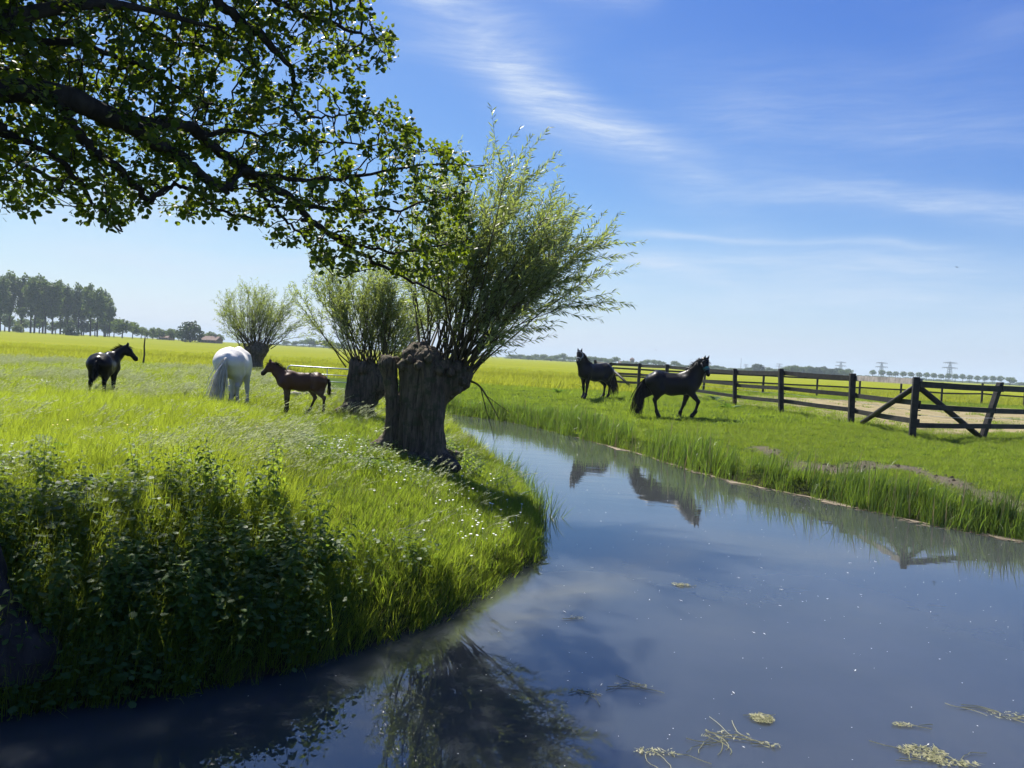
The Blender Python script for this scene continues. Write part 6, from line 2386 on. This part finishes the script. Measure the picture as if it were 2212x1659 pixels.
# flecks everywhere: petals, seeds, bits of straw
b = MB()
P = []
while len(P) < 800:
    y = math.sqrt(rw.uniform(4.4 ** 2, 16 ** 2))
    P.append((rw.uniform(-.45, .72) * y, y))
P = np.array(P)
s_, _ = shore(P)
for x, y in P[s_ < -.08]:
    L = rw.uniform(.004, .013) if rw.random() < .8 else rw.uniform(.02, .06)
    th = rw.uniform(0, 6.28)
    wv2 = min(L * .6, .004 + .002 * rw.random())
    d, s = np.array((math.cos(th), math.sin(th), 0)) * L, np.array((-math.sin(th), math.cos(th), 0)) * wv2
    c_ = np.array((x, y, WATER_Z + .005 + rw.uniform(0, .002)))
    b.add([c_ - d / 2, c_ + s, c_ + d / 2, c_ - s], [(0, 1, 2, 3)], rw.uniform(0, 1))
tag(b.build('debris', M['fleck'], smooth=False), "pale flecks, petals and straw drifting on the water", kind='stuff')
# tan scum gathered along the right waterline
RB = smooth_line(np.array(right_bank[3:-1]), 14)
RB = np.vstack([RB[i] + (RB[i + 1] - RB[i]) * t for i in range(len(RB) - 1) for t in (0, .5)])
b = MB()
rows = []
for i, (p, q) in enumerate(zip(RB[:-1], RB[1:])):
    d = (q - p) / (np.linalg.norm(q - p) + 1e-9)
    nrm = np.array((-d[1], d[0]))
    if not in_poly((p + nrm * .2)[None], WATER)[0]:
        nrm = -nrm
    X1, Y1 = np.array([p[0]]), np.array([p[1]])
    vn = lambda s_, k: float(value_noise(X1, Y1, s_, k)[0])
    w_ = (.03 + .26 * vn(.9, 3) * vn(2.3, 5) + .10 * (vn(7, 8) - .5) + .05 * (vn(19, 9) - .5)) * (.55 + .95 * float(ss(p[0], -1, 6)))
    rows.append([(*(p + nrm * f), WATER_Z + .006 + (.003 if k == 1 else 0)) for k, f in enumerate((-.14, max(w_, -.1) * .5, max(w_, -.1)))])
vs = [v for r in rows for v in r]
fs = []
for i in range(len(rows) - 1):
    o = 3 * i
    fs += [(o, o + 1, o + 4, o + 3), (o + 1, o + 2, o + 5, o + 4)]
b.add(vs, fs)
for _ in range(420):                                                  # loose rafts of scum and reed litter beside it
    i = rw.integers(1, len(rows) - 1)
    c_ = np.array(rows[i][2]) + (rw.normal(0, .05), -abs(rw.normal(0, .16)), .001)
    if not in_poly(c_[None, :2], WATER)[0]:
        continue
    n_ = 6
    r1, r2, th = rw.uniform(.01, .07), rw.uniform(.004, .016), rw.normal(2.75, .3)
    vv = [c_ + (r1 * math.cos(a) * math.cos(th) - r2 * math.sin(a) * math.sin(th), r1 * math.cos(a) * math.sin(th) + r2 * math.sin(a) * math.cos(th), 0) for a in np.linspace(0, 6.28, n_, endpoint=False)]
    b.add(vv, [tuple(range(n_))])
tag(b.build('scum', M['scum'], smooth=False), "tan scum gathered along the right waterline", kind='stuff')
# clods of earth along the trodden strip
b = MB()
for _ in range(170):
    k = rw.uniform(0, len(MUD_LINE) - 1.01)
    i = int(k)
    q = MUD_LINE[i] + (MUD_LINE[i + 1] - MUD_LINE[i]) * (k - i) + rw.normal(0, .18, 2)
    r = rw.uniform(.015, .05)
    vs = np.array([(1, 0, 0), (.3, .9, .1), (-.8, .6, 0), (-.7, -.6, .1), (.4, -.9, 0), (.1, .1, .8)]) * r * rw.uniform(.7, 1.3, (6, 3))
    b.add(vs + (q[0], q[1], hz(*q)), [(0, 1, 5), (1, 2, 5), (2, 3, 5), (3, 4, 5), (4, 0, 5)])
tag(b.build('dirt', plain('clods', (0.05, 0.04, 0.03), .95, .1), smooth=False), "dark clods of earth along the trodden strip", kind='stuff')
# a branch hanging down from the split willow over the water
# ================================================================== the air
m, nt = new_mat('haze')
pv = nt.n('ShaderNodeVolumePrincipled')
pv.inputs['Color'].default_value = (0.78, 0.93, 0.99, 1)
pv.inputs['Density'].default_value = 0.00033
pv.inputs['Anisotropy'].default_value = 0.0
o_ = nt.n('ShaderNodeOutputMaterial')
nt.l(pv.outputs[0], o_.inputs['Volume'])
hb_ = MB()
hx0, hx1, hy0, hy1, hz0, hz1 = gx[0] - 20, gx[-1] + 20, gy[0] - 20, gy[-1] + 20, -3.0, 75.0
hb_.add([(x, y, z) for z in (hz0, hz1) for x, y in ((hx0, hy0), (hx1, hy0), (hx1, hy1), (hx0, hy1))],
        [(3, 2, 1, 0), (4, 5, 6, 7), (0, 1, 5, 4), (1, 2, 6, 5), (2, 3, 7, 6), (3, 0, 4, 7)])          # faces look outwards
tag(hb_.build('haze', m, smooth=False), "thin bluish summer haze over the fields", kind='stuff')
